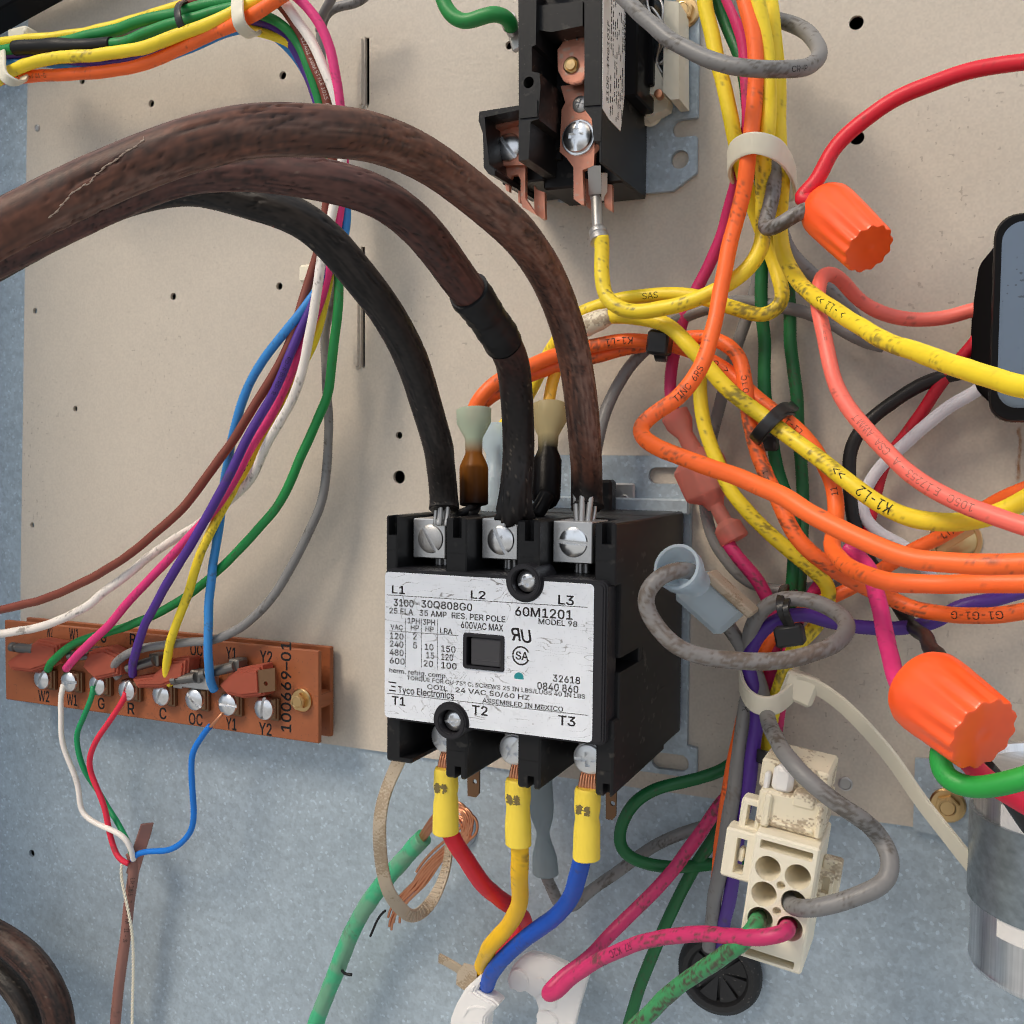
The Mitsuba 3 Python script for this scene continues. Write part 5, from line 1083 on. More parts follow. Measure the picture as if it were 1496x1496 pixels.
tie('cable_tie', 'black tie strapped round the yellow and orange crossing at the green wires', [ribbon([(-45.4,-10.0,14.9),(-44.3,-26.0,13.7),(-45.2,-33.0,12.4),(-46.9,-36.0,10.2),(-48.9,-36.0,7.9),(-51.8,-22.0,6.8)], (.7, 0, -.7), 3.0, .9), ribbon([(-45.1,-14.0,12.5),(-43.9,-30.0,11.5),(-45.6,-36.0,9.5),(-48.1,-35.0,6.9),(-51.3,-20.0,5.8)], (.7, 0, -.7), 1.2, 1.0), bx(*(lambda p: (p[0] - 2.6, p[0] + 2.6, p[2] - 2.4, p[2] + 2.2))((-51.3,-16.0,4.8)), 12, 18, .7)], 'black_tie')
tie('cable_tie', 'black tie with a square head inside the grey wire loop', [ribbon([(-45.2,-20.0,-35.3),(-43.6,-36.0,-34.7),(-43.1,-38.0,-37.2),(-42.1,-36.0,-40.1),(-40.9,-36.0,-42.8)], (1, 0, .2), 2.0, .9), ribbon([(-43.1,-20.0,-35.5),(-41.9,-36.0,-34.8),(-41.7,-39.0,-36.9),(-41.0,-37.0,-39.9),(-40.1,-36.0,-42.4)], (1, 0, .2), 1.6, .9), oriented(bx(-3.6, 3.4, -2.6, 2.6, 0, 5, .6), (-41.2,-32.0,-43.7), unit((1, 0, .22)), unit((-.22, 0, 1)), (0, -1, 0))], 'black_tie')
tie('cable_tie', 'black tie just above the cream plug', [ribbon([(-51.8,-18.0,-78.8),(-49.6,-28.0,-77.0),(-46.1,-30.0,-76.8),(-43.1,-27.0,-77.2),(-43.8,-16.0,-79.0)], (0, 0, 1), 3.6, .9), bx(*(lambda p: (p[0] - 2.5, p[0] + 2.5, p[2] - 2, p[2] + 2))((-44.3,-20.0,-78.6)), 18, 26, .6)], 'black_tie')
kt = thing('cable_tie', 'dusty beige notched tie hanging as an open loop under the left barrier of the contactor', 'cable tie')
lp = [(-138.5,-60.0,-80.6),(-139.8,-60.0,-83.3),(-141.3,-61.0,-87.5),(-142.0,-63.0,-92.2),(-142.3,-64.0,-97.6),(-142.8,-63.0,-104.1),(-143.3,-61.0,-110.7),(-143.0,-58.0,-118.5),(-142.0,-53.0,-125.1),(-141.5,-47.0,-129.4),(-140.9,-41.0,-129.7),(-140.5,-35.0,-127.3),(-140.0,-31.0,-123.0),(-139.8,-29.0,-118.4),(-140.2,-28.0,-114.1)]
wd = [(1, .1, .30)] * 4 + [(1, .2, .1)] * 3 + [(.8, .3, .5), (.5, .3, .8), (.2, .3, 1), (-.3, .5, .8), (-.7, .5, .4), (-.85, .5, .2), (-.9, .5, .1), (-.9, .5, .05)]
part(kt, 'strap', ribbon(lp, np.array(wd, float), 3.6, .9), 'old_tie', 40)
c, t = path(lp, .8)
T_ = np.gradient(c, axis=0); T_ /= np.linalg.norm(T_, axis=1, keepdims=True)
ff = np.linspace(0, len(wd) - 1, len(c)); Wd = np.stack([np.interp(ff, np.arange(len(wd)), np.array(wd)[:, q]) for q in range(3)], 1)
Wd -= T_ * (Wd * T_).sum(1, keepdims=True); Wd /= np.linalg.norm(Wd, axis=1, keepdims=True); Nn = np.cross(T_, Wd)
teeth = []
for i in range(int(len(c) * .62), int(len(c) * .97), 2):
    s_ = -1 if Nn[i][1] > 0 else 1
    bxm = bx(-1.35, 1.35, -.32, .32, -.2, .35, .1)
    teeth.append(oriented(bxm, c[i] + Nn[i] * .45 * s_, Wd[i], T_[i], Nn[i] * s_))
part(kt, 'teeth', teeth, 'old_tie', False, stuff=True)

# ------------------------------------------------------------------ push-on connectors
def boot(k, name, pts, radii, bsdf, flat=.75, up=(0, -1, 0), col=None, n=26):
    """insulating boot: bell, neck and body turned along the axis pts[0] -> pts[1]"""
    p0, p1 = np.asarray(pts[0]), np.asarray(pts[1])
    L = np.linalg.norm(p1 - p0)
    prof = [(f * L, r) for f, r in radii]
    m = lathe(p0, p1, prof, n, flat=flat, up=up)
    return part(k, name, m, bsdf, True if col is not None else 40, col(np.asarray(m.vertices)) if col is not None else None)


RB = [(0, 4.6), (.01, 5.0), (.15, 4.9), (.31, 2.5), (.47, 2.4), (.59, 3.9), (.63, 4.1), (.99, 4.0), (1, 3.6)]
fr, am = lin((196, 210, 190)), lin((196, 182, 140))


def burn(top, mid, low, z0, z1):
    def f(v):
        t = np.clip((z0 - v[:, 2]) / (z0 - z1), 0, 1) + .16 * (meshkit.fbm(v / 3, 3, 8) - .5)
        a = np.clip((t - .30) / .12, 0, 1)[:, None]; b = np.clip((t - .60) / .08, 0, 1)[:, None]
        return (np.asarray(top) * (1 - a) + np.asarray(mid) * a) * (1 - b) + np.asarray(low) * b
    return f


p = [(-126.1,-42.0,13.3),(-123.9,-46.0,-12.9)]
k = thing('push_on_connector', 'frosted connector scorched amber and black at its lower end, beside the black cable', 'wire connector')
boot(k, 'insulating_boot', p, RB, 'boot_stained', .8, col=burn(fr, lin((150, 92, 30)), lin((34, 20, 16)), p[0][2], p[1][2]))
part(k, 'charred_wire_end', [sweep(path([(-124.4,-46.0,-10.5),(-123.8,-48.0,-13.6),(-124.8,-50.0,-14.6),(-127.9,-48.0,-15.5)], .6)[0], 1.2, 10), sweep(path([(-123.7,-44.0,-11.1),(-123.1,-46.0,-14.0),(-123.6,-50.0,-15.3)], .6)[0], 1.0, 10)], 'tape', True)
p = [(-128.2,-24.0,9.2),(-125.2,-30.0,-16.3)]
k = thing('push_on_connector', 'clear bluish connector half hidden behind the middle cable', 'wire connector')
boot(k, 'insulating_boot', p, RB, 'blue_boot', .8)
part(k, 'crimp_barrel', lathe(p[0], p[1], [(6, 1.5), (14, 1.5), (14.2, 2.4), (24, 2.4)], 16), 'dull_tin')
p = [(-107.8,-32.0,14.5),(-104.6,-42.0,-13.3)]
k = thing('push_on_connector', 'amber stained connector with a melted black lower half between the two right cables', 'wire connector')
boot(k, 'insulating_boot', p, [(0, 4.8), (.01, 5.2), (.15, 5.1), (.30, 2.9), (.44, 2.7), (.55, 4.0), (.9, 4.0), (.97, 3.0), (1, 1.8)], 'boot_stained', .85, col=burn(am, lin((24, 20, 20)), lin((14, 14, 18)), p[0][2], p[1][2]))
part(k, 'melted_drip', sweep(path([(-103.2,-44.0,-9.5),(-104.3,-46.0,-12.7),(-105.4,-47.0,-14.9)], .6)[0], [2.2] * 1, 12), 'gloss_black', True)
k = thing('pink_connector', 'translucent pink inline connector pair on the magenta wire', 'wire connector')
a, b = [(-77.5,-14.0,12.8),(-70.4,-16.0,0.6)]
boot(k, 'upper_boot', (a, b), [(0, 3.2), (.02, 4.0), (.25, 3.9), (.5, 2.3), (1, 2.7)], 'pink_boot', .8)
a, b = [(-71.5,-16.0,2.5),(-64.5,-17.0,-13.2)]
boot(k, 'middle_boot', (a, b), [(0, 2.8), (.10, 4.4), (.22, 7.2), (.27, 7.5), (.70, 7.1), (.76, 6.6), (.88, 3.2), (1, 2.3)], 'pink_boot', .5)
a2, b2 = [(-64.6,-17.0,-12.4),(-58.9,-18.0,-21.9)]
boot(k, 'lower_boot', (a2, b2), [(0, 2.0), (.45, 2.1), (.6, 3.9), (.98, 4.1), (1, 3.7)], 'pink_boot', .85)
part(k, 'blade', oriented(bx(-2.4, 2.4, -6, 6, -.8, .8, .3), (np.asarray(a) + b) / 2, unit(np.cross(unit(np.asarray(b) - a), (0, -1, 0))), unit(np.asarray(a) - b), (0, -1, 0)), 'dull_tin')
part(k, 'crimp_barrel', lathe(a2, b2, [(1, 1.2), (11, 1.2)], 14), 'dull_tin')
k = thing('flag_connector', 'frosted pale blue flag connector on the side of the contactor, open end facing out', 'wire connector')
a, b = [(-63.9,-60.0,-25.3),(-61.6,-46.0,-31.2)]
n = 30
outer = lathe(a, b, [(0, 5.7), (3.5, 5.6), (9, 4.0), (13, 3.6)], n)
inner = lathe(a, b, [(-1, 5.0), (3.5, 4.9), (8.5, 3.3), (10, 3.2)], n)
part(k, 'bell', cut(outer, inner), 'blue_boot', 40)
u = unit(np.array([(-54.9,-40.0,-40.5)][0]) - np.array([(-64.8,-46.0,-30.4)][0]))
ctr = np.array((-59.9,-40.0,-36.0))
vv = unit(np.cross(u, (0, -1, 0)))
part(k, 'body', oriented(bx(-8, 8, -5.2, 5.2, -3.6, 3.6, 1.4), ctr, u, -vv if vv[2] < 0 else vv, (0, -1, 0)), 'blue_boot', 30)
part(k, 'inner_receptacle', oriented(bx(-6.5, 6, -3.4, 3.4, -1.5, 1.5, .5), ctr, u, -vv if vv[2] < 0 else vv, (0, -1, 0)), 'dull_tin', 30)
part(k, 'dusty_side_wall', oriented(bx(-7, 9, -1.1, 1.1, -4.2, 4.2, .5), ctr + np.array([4.2, 0, 3.2]), u, -vv if vv[2] < 0 else vv, (0, -1, 0)), 'old_tie', 30)
k = thing('grey_connector', 'grey boot hanging behind the middle and right ring terminals', 'wire connector')
boot(k, 'insulating_boot', [(-114.5,-20.0,-93.5),(-113.4,-17.0,-123.6)], [(0, 3.8), (.30, 3.8), (.42, 3.3), (.56, 2.0), (.62, 2.1), (.82, 3.8), (.99, 4.0), (1, 3.6)], 'grey_boot', .8)
# blade terminal on the relay contactor
k = thing('blade_terminal', 'grey tinned push-on terminal crimped on the yellow wire under the relay contactor', 'wire connector')
s0, s1 = [(-97.8,-26.0,80.0),(-97.6,-24.0,72.0)]
part(k, 'receptacle', [hull([(-99.0,-28.0,79.6),(-95.2,-28.0,79.2),(-99.7,-25.0,72.5),(-96.0,-25.0,72.4),(-100.9,-22.0,81.3),(-97.3,-22.0,80.9),(-101.3,-20.0,73.8),(-97.8,-20.0,73.7)]), hull([(-96.1,-25.0,78.1),(-94.7,-24.0,78.2),(-97.0,-22.0,71.4),(-95.6,-21.0,71.3),(-97.9,-20.0,79.5),(-96.7,-18.0,72.0)]), hull([(-100.0,-24.0,73.0),(-96.7,-24.0,72.7),(-98.8,-25.0,70.2),(-96.4,-25.0,69.9),(-101.0,-21.0,73.8),(-97.4,-22.0,70.7)])], 'dull_tin', 25)
q = [(-97.1,-26.0,70.8),(-94.8,-31.0,61.4),(-93.8,-32.0,58.5)]
part(k, 'crimp', [sweep(path([q[0], (np.asarray(q[0]) + q[1]) / 2, q[1]], .6)[0], 1.5, 12), lathe(q[1], (-93.3,-33.0,57.3), [(0, 2.2), (.6, 2.5), (1.8, 2.5), (2.0, 2.3), (2.4, 2.5), (4.2, 2.6), (4.4, 2.2)], 20)], 'dull_tin', 30)
k = thing('blade_terminal', 'tinned push-on terminal on the end of the green wire at the top edge', 'wire connector')
q = [(-126.1,-22.0,125.5),(-126.0,-19.0,123.5),(-125.3,-16.0,121.0)]
part(k, 'crimp', [lathe(q[0], q[1], [(0, 2.4), (3, 2.4), (3.2, 1.9), (5, 1.9)], 18), oriented(bx(-2.2, 2.2, -2.5, 4, -1, 1, .4), q[2], (1, 0, .3), (-.3, 0, 1), (0, -1, 0))], 'dull_tin', 30)
# splice sleeve on the yellow wires
cs_, _ = path([(-102.0,-25.0,35.7),(-99.6,-25.0,36.9),(-96.8,-25.0,37.9),(-92.9,-25.0,39.2)], .6)
m = sweep(cs_, np.interp(np.linspace(0, 1, len(cs_)), [0, .2, .7, 1], [2.5, 3.1, 2.9, 2.2]), 18)
solo('splice_sleeve', 'speckled cream sleeve where the yellow wires meet beside the brown cable', 'splice sleeve', m, 'cream_nylon', True)

# ring terminals on the motor leads
for lbl, (a, b), sc in (('yellow ring terminal on the red lead under T1', [(-126.14,-82.27),(-126.18,-99.84)], 1.0), ('yellow ring terminal on the golden lead under T2', [(-105.39,-82.38),(-105.06,-99.87)], 1.04), ('yellow ring terminal on the blue lead under T3', [(-86.38,-82.11),(-86.36,-100.18)], 1.08)):
    k = thing('ring_terminal', lbl, 'ring terminal')
    L = a[1] - b[1]
    A, Bp = (a[0], -57, a[1]), (b[0], -57, b[1])
    outer = lathe(A, Bp, [(0, 2.9), (.05 * L, 3.25), (.28 * L, 3.35), (.42 * L, 3.0), (.52 * L, 3.25), (.7 * L, 3.4), (.985 * L, 3.45), (L, 3.25)], 30)
    v = np.asarray(outer.vertices).copy()
    v += (meshkit.fbm(v / 4, 2, 31)[:, None] - .5) * .35
    outer = trimesh.Trimesh(v, outer.faces, process=False)
    part(k, 'sleeve', cut(outer, lathe((b[0], -57, b[1] - 1), (b[0], -57, b[1] + 5), [(0, 2.9), (6, 2.6)], 20)), 'yellow_vinyl', 40)
    part(k, 'crimped_strands', [sweep(path([(a[0] + dx, -56.5 - dy, a[1] - 1), (a[0] + dx * .9, -56 - dy, a[1] + 1.8), (a[0] + dx * .8, -55.5, a[1] + 4)], .5)[0], .5, 8) for dx in np.linspace(-2.0, 2.0, 6) for dy in (0, .8)], 'copper_strand', True)
    part(k, 'tongue', bx(a[0] - 2.6, a[0] + 2.6, a[1] + 1.0, a[1] + 7.5, 54.2, 55.3, .3), 'dull_tin')
    mk = []
    rg = np.random.default_rng(int(abs(a[0]) * 10))
    for q in range(70):
        x_ = a[0] + (rg.uniform(-1.5, -.3) if q % 5 < 3 else rg.uniform(.5, 1.5)); z_ = a[1] - .27 * L + round(rg.uniform(-2, 2)) * .42 + rg.uniform(-.12, .12)
        yv = -57 - math.sqrt(max(.2, 3.40 ** 2 - (x_ - a[0]) ** 2))
        mk.append(oriented(bx(-.5, .5, -.16, .16, -.12, .06, .02), (x_, yv, z_), (1, 0, rg.uniform(-.3, .3)), (0, 0, 1), (0, -1, 0)) if q % 2 else oriented(bx(-.2, .2, -.4, .4, -.12, .06, .02), (x_, yv, z_), (1, 0, 0), (0, 0, 1), (0, -1, 0)))
    part(k, 'smudged_print', mk, 'smudge_ink', False, stuff=True)

# ------------------------------------------------------------------ ground cable with its bare copper strands
k = thing('ground_cable', 'dirty green ground cable with splayed bare copper strands at the flanged hole', 'cable')
c, t = path([(-199.7,-14.0,-199.2),(-195.3,-14.0,-185.8),(-190.1,-14.0,-173.4),(-184.8,-14.0,-160.5),(-180.8,-14.0,-152.1),(-173.7,-15.0,-141.5),(-162.5,-17.0,-127.9),(-153.8,-19.0,-118.3)], .6)
m = sweep(c, 2.75 * np.ones(len(c)), 20, (meshkit.fbm(np.stack(list(np.meshgrid(t / 5, np.linspace(0, 6, 20), indexing='ij')) + [np.zeros((len(t), 20))], -1), 3, 7) - .5) * .5)
vv_ = np.asarray(m.vertices)
gcol = grime(vv_, lin((62, 160, 116)), .12, 404)
msk = np.clip((meshkit.fbm(vv_ / 7 + 5, 3, 405) - .46) / .1, 0, 1)[:, None]
part(k, 'jacket', m, 'wire_plastic', True, gcol * (1 - .55 * msk) + lin((120, 140, 124)) * .55 * msk)
rg = np.random.default_rng(8)
for q in range(16):
    o = rg.normal(0, 1, 2)
    d = lambda s: np.array([o[0] * s, rg.normal(0, .15) * s - .0, o[1] * s])
    base = [(-155.2,-19.0,-120.1),(-151.0,-21.0,-114.6),(-144.2,-25.0,-107.7),(-137.9,-27.0,-104.8),(-134.0,-28.0,-106.4),(-133.7,-28.0,-109.9),(-136.9,-28.0,-113.5),(-144.8,-26.0,-120.4),(-152.4,-24.0,-130.1),(-160.1,-22.0,-138.3),(-164.6,-20.0,-146.3)]
    pts = [np.array(p_) + d(s) for p_, s in zip(base, (.5, .6, .8, 1.1, 1.3, 1.3, 1.1, 1.0, 1.2, 1.2, 1.5))]
    e_ = rg.integers(0, 3)
    part(k, 'copper_strand', sweep(path(pts[:len(pts) - e_], .8)[0], .42, 7), 'copper_strand', True)
part(k, 'jacket_tear', [sweep(path([(-169.6,-15.0,-146.0),(-172.7,-15.0,-149.9),(-174.2,-15.0,-153.2),(-175.3,-15.0,-155.6)], .5)[0], .4, 7), sweep(path([(-185.3,-16.0,-168.7),(-182.5,-18.0,-168.3),(-180.4,-18.0,-168.1)], .5)[0], .5, 7)], 'tape', True)

# ------------------------------------------------------------------ wire nuts
def wire_nut(label, a, b, r0, r1, flutes=13):
    """fluted cap: a = open end, b = tip"""
    k = thing('wire_nut', label, 'wire connector')
    a, b = np.asarray(a), np.asarray(b)
    L = np.linalg.norm(b - a)
    u, v, d = frame(b - a)
    prof = [(-2.2, r0 * .55), (-2.0, r0 * .72), (-1.2, r0 * .90), (0.5, r0 * .99), (2.5, r0), (4.5, r0 * .99), (L * .4, r0 * .62 + r1 * .38 + .15), (L * .55, r0 * .47 + r1 * .53 + .12), (L * .75, r0 * .25 + r1 * .75 + .06), (L - .6, r1), (L - .15, r1 * .97), (L, r1 * .90), (L + .02, r1 * .3), (L - .15, r1 * .16), (L - .15, .02)]
    n = flutes * 8
    th = np.arange(n) / n * 2 * np.pi
    V, F = [], []
    for t_, r in prof:
        g = np.clip((t_ - .25 * L) / (.75 * L), 0, 1) ** .8 if t_ < L - 1 else 1.15
        s = np.cos(th * flutes)
        rib = np.where(s > 0, np.abs(s) ** .6, -np.abs(s) ** 1.1) * .042 * g * (r > r1 * .5)
        V.append(a + d * t_ + (r * (1 + rib))[:, None] * (np.cos(th)[:, None] * u + np.sin(th)[:, None] * v))
    V = np.vstack(V)
    for i in range(len(prof) - 1):
        j = np.arange(n)
        q, w = i * n + j, i * n + (j + 1) % n
        F += [np.stack([q, w, q + n], 1), np.stack([w, w + n, q + n], 1)]
    e = len(prof) - 1
    V = np.vstack([V, a + d * prof[-1][0], a - d * 1.0])
    j = np.arange(n)
    F += [np.stack([np.full(n, len(V) - 2), e * n + j, e * n + (j + 1) % n], 1), np.stack([np.full(n, len(V) - 1), (j + 1) % n, j], 1)]
    put(k, trimesh.Trimesh(V, np.vstack(F), process=False), 'nut_plastic', 38)


wire_nut('orange wire nut capping the red wire in the upper right', (-34.7,-36.0,60.7), (-23.7,-47.0,48.2), 6.9, 5.9)
wire_nut('larger, nearer orange wire nut at the right edge above the capacitor', (-7.8,-82.0,-44.5), (2.8,-93.0,-49.7), 8.5, 7.3)

# ------------------------------------------------------------------ black box at the right edge
k = thing('control_transformer', 'black moulded box with a pale blue grey front face cut off by the right edge', 'transformer')
p = [(2.8,-62.0,47.6),(5.6,-62.0,8.9)]
x0, zt, zb_ = p[0][0] - .3, p[0][2] + 2.5, p[1][2]
def rr3(x0, x1, z0, z1, r, h):
    c_ = np.array(rrect(x0, x1, z0, z1, r).exterior.coords)[:-1]
    return np.stack([c_[:, 0], np.full(len(c_), -h), c_[:, 1]], 1)
def loft(rings):
    n_ = len(rings[0]); F = []
    for i in range(len(rings) - 1):
        j = np.arange(n_); q, w = i * n_ + j, i * n_ + (j + 1) % n_
        F += [np.stack([q, w, q + n_], 1), np.stack([w, w + n_, q + n_], 1)]
    V = np.vstack(rings); j = np.arange(1, n_ - 1); e = len(V) - n_
    F += [np.stack([np.zeros(len(j), int), j + 1, j], 1), np.stack([np.full(len(j), e), e + j, e + j + 1], 1)]
    m = trimesh.Trimesh(V, np.vstack(F), process=False)
    m.fix_normals()
    return m
part(k, 'body', loft([rr3(-2.2, 52, 20, 40, 5, .2), rr3(-2.0, 53, 18, 44, 6, 10), rr3(-1.0, 56, 14, 50, 6, 28), rr3(x0 - .2, 60, zb_ + 1.0, zt - .6, 5, 52), rr3(x0, 60, zb_ + .6, zt - .4, 5, 60)]), 'satin_black', 40)
part(k, 'rim', loft([rr3(x0 - .3, 60, zb_ - .4, zt + .4, 4.4, 54), rr3(x0 - .5, 60, zb_ - .6, zt + .6, 4.6, 56), rr3(x0 - .5, 60, zb_ - .6, zt + .6, 4.6, 61), rr3(x0 - .1, 60, zb_ - .2, zt + .2, 4.4, 62)]), 'gloss_black', 40)
part(k, 'front_plate', exc(rrect(x0 + 1.0, 58, zb_ + 2.2, zt - 1.2, 4), 61, 62.6, .5), 'lid_steel', 30)

# ------------------------------------------------------------------ capacitor with its strap
k = thing('capacitor', 'round silver capacitor can in a galvanised strap at the lower right edge', 'capacitor')
ax = lambda z: (24.0, -28.0, z)
part(k, 'can', lathe(ax(-120), ax(-70), [(0, 20.5), (1.0, 22), (2.0, 22.4), (3, 22.2), (46, 22.2), (47.2, 22.8), (49, 22.8), (49.6, 22), (49.4, 21), (47.5, 20.5), (47.5, .02)], 96), 'capacitor_can', 30)
part(k, 'strap', lathe(ax(-103), ax(-82), [(0, 22.3), (0, 23.1), (21, 23.1), (21, 22.3)], 96), 'strap_steel', 30)
def arc_patch(a0, a1, z0, z1, r, n_=24):
    an = np.radians(np.linspace(a0, a1, n_))
    P_ = []
    for zz in (z0, z1):
        P_.append(np.stack([24 + r * np.cos(an), -28 + r * np.sin(an), np.full(n_, zz)], 1))
    V = np.vstack(P_); j = np.arange(n_ - 1)
    return trimesh.Trimesh(V, np.vstack([np.stack([j, j + 1, j + n_], 1), np.stack([j + 1, j + 1 + n_, j + n_], 1)]), process=False)
lk = part(k, 'label', arc_patch(222, 330, -107.5, -77, 22.35), 'white_plastic', True)
part(lk, 'printing', arc_patch(238, 330, -81.5, -78.6, 22.42), 'blue_ink', True)
for x_, y_ in ((12, -46), (18, -50)):
    part(k, 'spade_terminal', hull([(x_ - .4, y_ - 2.4, -72), (x_ + .4, y_ - 2.4, -72), (x_ - .4, y_ + 2.4, -72), (x_ + .4, y_ + 2.4, -72), (x_ - .4, y_ - 2.4, -64), (x_ + .4, y_ - 2.4, -64), (x_, y_ - 1.6, -62), (x_, y_ + 1.6, -62), (x_, y_ + 2.4, -64)]), 'bright_zinc', 20)
part(k, 'terminal_base', lathe((18, -46, -72.5), (18, -46, -60), [(0, 9), (1.6, 9), (2, 8.4), (2, .02)], 40), 'gloss_black', 30)
br = Polygon([(-12.69,-79.95),(9.54,-79.14),(10.2,-100.91),(-12.67,-99.71)])
part(k, 'strap_foot', ex(br.buffer(-.4).buffer(.4), .3, 1.8), 'galv_steel', 20)
s = (-4.24,-91.38)
part(k, 'strap_bolt', hexbolt(s[0], s[1], 1.8, 3.2, 4.6), 'brass', 25)
# loose screw in the plate
s = (-4.36,-20.88)
solo('sheet_metal_screw', 'large flat brass coloured screw head in the beige plate behind the yellow lettered wire', 'screw', screw(s[0], s[1], 1.2, 5.4, 35, 'slot', 1.6, washer=6.6, depth=1.0), 'brass', 25)

# ------------------------------------------------------------------ cream plug
k = thing('cream_plug', 'cream nylon six way plug, dusty on top, with round wire holes', 'wire plug')
A, Bq, Cq = (np.array(v) for v in [(-43.7,-62.0,-85.1),(-29.2,-62.0,-86.9),(-34.1,-62.0,-116.5)])
xe = unit(Bq - A); down = unit((Cq - Bq) - xe * np.dot(Cq - Bq, xe)); he = np.cross(-down, xe)
if he[1] > 0:
    he = -he
Wd_, Ht = np.linalg.norm(Bq - A), abs(np.dot(Cq - Bq, down))
pl_ = lambda m: oriented(m, A, xe, -down, he)
cell = []
for r_ in range(3):
    for c_ in range(2):
        cell.append((Wd_ * (.27 + .46 * c_), -(Ht * (.255 + .205 * r_))))
face = bx(0, Wd_, -Ht, 0, -20, 0, .5)
face = cut(face, *[lathe((x_, 14, z_), (x_, -2, z_), [(0, 2.7), (13, 2.9), (17, 2.95)], 24) for x_, z_ in cell])
face = cut(face, bx(1.4, Wd_ - 1.4, -3.4, -1.3, -8, 2, .2), bx(1.6, Wd_ - 1.8, -Ht + .9, -Ht + 2.6, -8, 2, .2), *[lathe((Wd_ * .5, 3, z_), (Wd_ * .5, -2, z_), [(0, 1.0), (8, 1.0)], 16) for z_ in (-(Ht * .357), -(Ht * .562))])
part(k, 'housing', pl_(face), 'clean_cream', 30)
for x_, z_ in cell:
    part(k, 'contact_socket', pl_(lathe((x_, 15, z_), (x_, 8, z_), [(0, 2.6), (.5, 2.6), (.6, 1.3), (5, 1.2), (5.2, .02)], 18)), 'cream_nylon', 30)
part(k, 'side_clip', [pl_(cut(bx(-7.4, 0, -14.6, -2.6, -11, -5, .5), bx(-4.6, -2.2, -13, -4.4, -14, -2, .1))), pl_(cut(bx(-5.4, -.2, -3.4, 4.4, -13, -8, .6), bx(-3.8, -1.6, -2.2, 3, -16, -4, .1))), pl_(bx(-4.0, -2.8, -10.6, -7.4, -9.2, -6.5, .3))], 'clean_cream', 30)
part(k, 'side_clip', [pl_(bx(Wd_, Wd_ + 4.4, -17, -6, -15, -11, .4)), pl_(cut(bx(Wd_ - .2, Wd_ + 3.2, -14.6, -8.2, -11.5, -9, .2), bx(Wd_ + .7, Wd_ + 2.4, -13.4, -9.4, -12, -5, .1)))], 'cream_nylon', 30)
part(k, 'receptacle', [pl_(bx(-1.2, Wd_ - .6, .2, 8.5, -22, -5, .6)), pl_(bx(-2.2, Wd_ - 1.2, 7.6, 14.6, -26, -9, .6)), pl_(bx(6.4, 11.6, 6.5, 10.0, -12, -4.4, .5)), pl_(bx(.2, 2.0, .2, 8.0, -8, -3.8, .4)), pl_(bx(Wd_ - 2.2, Wd_ - .9, .6, 8.0, -8, -3.8, .4)), pl_(bx(2.4, Wd_ - 2.6, 1.2, 2.2, -6, -4.2, .3)), pl_(bx(Wd_ - 2.6, Wd_ - 1.4, 8.2, 11, -10, -6.5, .4)), pl_(bx(7.2, 10.6, 10.6, 14.8, -9.6, -7.8, .4))], 'cream_nylon', 30)
part(k, 'latch', [pl_(bx(1.0, 5.8, 8.0, 14.6, -9.6, -6.0, 1.2)), pl_(bx(-.8, .5, 7.4, 12.2, -9, -6.5, .4))], 'white_plastic', 40)

# ------------------------------------------------------------------ grommet
k = thing('grommet', 'black rubber grommet with radial slits under the cream plug', 'grommet')
gx, gz = grom
part(k, 'ring', lathe((gx, -.0, gz), (gx, -8, gz), [(-1.5, 8.0), (0, 8.4), (0, 12.2), (1.5, 12.4), (3.6, 11.8), (4.6, 10.4), (4.4, 9.0), (3.2, 8.2), (1.2, 8.0)], 56), 'rubber', 40)
for q in range(8):
    a0, a1 = q * math.pi / 4 + .06, (q + 1) * math.pi / 4 - .06
    an = np.linspace(a0, a1, 7)
    ou = np.stack([gx + 8.6 * np.cos(an), np.full(7, -3.0), gz + 8.6 * np.sin(an)], 1)
    am_ = (a0 + a1) / 2
    ti = np.array([[gx + .9 * math.cos(am_), -1.2, gz + .9 * math.sin(am_)]])
    part(k, 'flap', hull(np.vstack([ou, ti, ou + [0, 1.3, 0], ti + [0, 1.0, 0]])), 'rubber', 20)

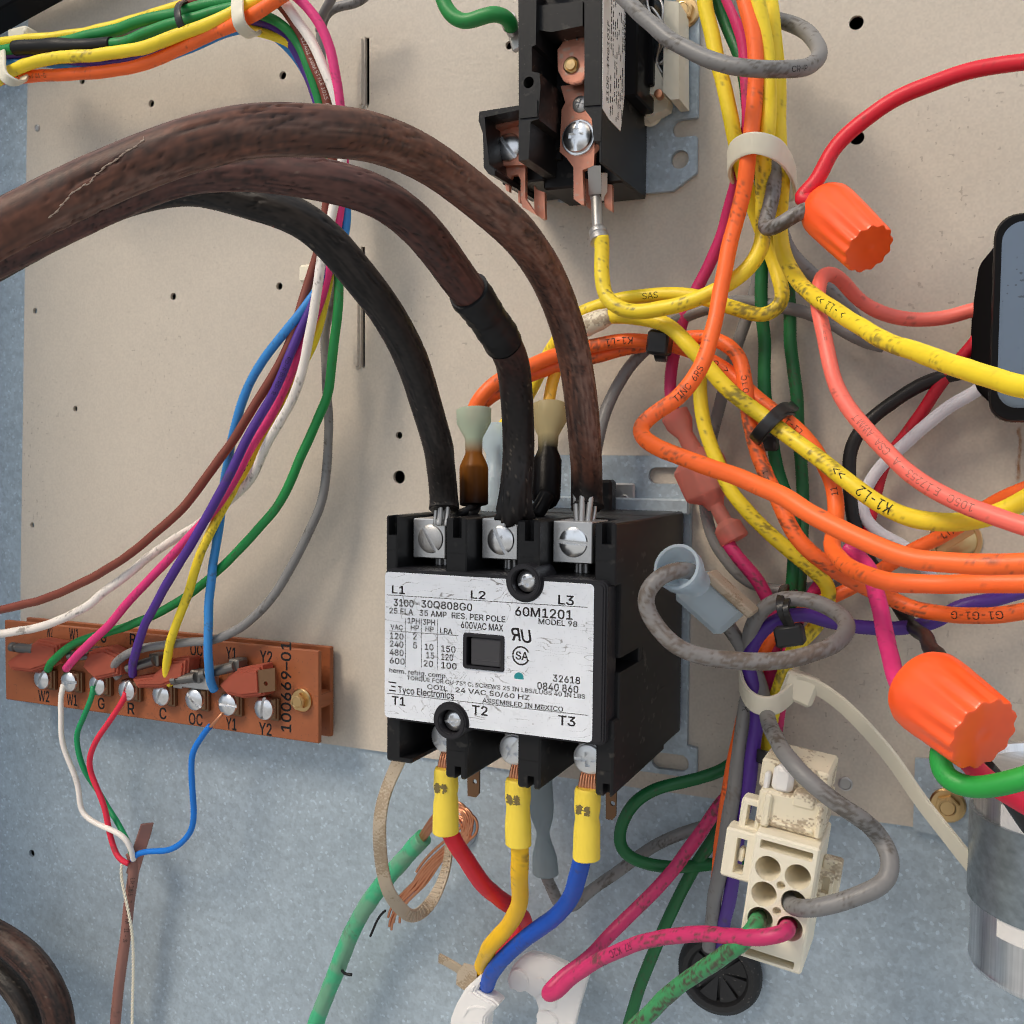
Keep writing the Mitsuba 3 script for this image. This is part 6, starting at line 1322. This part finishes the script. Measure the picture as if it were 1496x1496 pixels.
# ------------------------------------------------------------------ white plastic clamp at the bottom
hp = 14
pc = Polygon([(-127.15,-160.29),(-125.36,-155.61),(-122.65,-152.25),(-119.5,-150.32),(-115.9,-150.22),(-112.11,-150.5),(-106.6,-151.66),(-100.72,-153.33),(-103.4,-163.11),(-105.87,-174.2),(-118.3,-177.19),(-117.23,-171.58),(-116.61,-166.96),(-117.77,-164.02),(-120.95,-162.59),(-126.2,-163.1)]).buffer(-.5).buffer(.5)
k = thing('strain_relief_plate', 'white plastic strain relief plate with round bosses at the bottom edge', 'strain relief')
part(k, 'plate', exc(pc, hp - 2.5, hp, .5), 'white_plastic', 25)
for s, rx, rz in zip([(-122.81,-159.14),(-113.73,-163.97),(-113.45,-169.0),(-115.58,-158.64)], (3.0, 3.3, 3.4, 1.5), (3.6, 2.3, 2.4, 1.9)):
    part(k, 'boss', exc(affinity.scale(Point(*s).buffer(1, quad_segs=10), rx, rz), hp - .2, hp + .9, .35), 'white_plastic', 30)
cr = Polygon([(-131.35,-155.05),(-129.83,-155.67),(-132.22,-159.84),(-130.09,-160.77),(-127.06,-161.38),(-124.95,-162.7),(-126.43,-164.43),(-128.82,-167.5),(-129.38,-172.69),(-141.67,-175.63),(-141.08,-170.35),(-139.25,-165.65),(-136.2,-160.16)]).buffer(-.5).buffer(.5)
k = thing('strain_relief_clamp', 'white curved clamp round the blue and golden leads at the bottom edge', 'strain relief')
part(k, 'clamp', exc(cr, 19.5, 25, 1.2), 'white_plastic', 25)
rid = LineString([(-136.44,-168.14),(-134.92,-165.81),(-132.49,-164.4),(-129.45,-164.28)]).buffer(.45)
part(k, 'ridge', exc(rid, 24.5, 25.5, .3), 'white_plastic', 30)
k = thing('cable_tie', 'stubby beige tie head with cut tail at the bottom clamp', 'cable tie')
part(k, 'head', hull([(-137.7,-22.0,-153.4),(-133.4,-22.0,-153.6),(-133.4,-22.0,-157.0),(-137.7,-22.0,-162.0),(-140.5,-22.0,-160.8),(-140.2,-22.0,-157.3),(-141.7,-14.0,-157.8),(-137.3,-14.0,-158.0),(-137.2,-14.0,-161.5),(-141.6,-14.0,-166.7),(-144.5,-14.0,-165.4)]), 'old_tie', 25)
part(k, 'cut_tail', ribbon([(-140.2,-17.0,-159.3),(-144.7,-17.0,-157.6),(-148.9,-17.0,-156.5)], (-.3, -.3, 1), 3.6, 1.2), 'old_tie', 40)
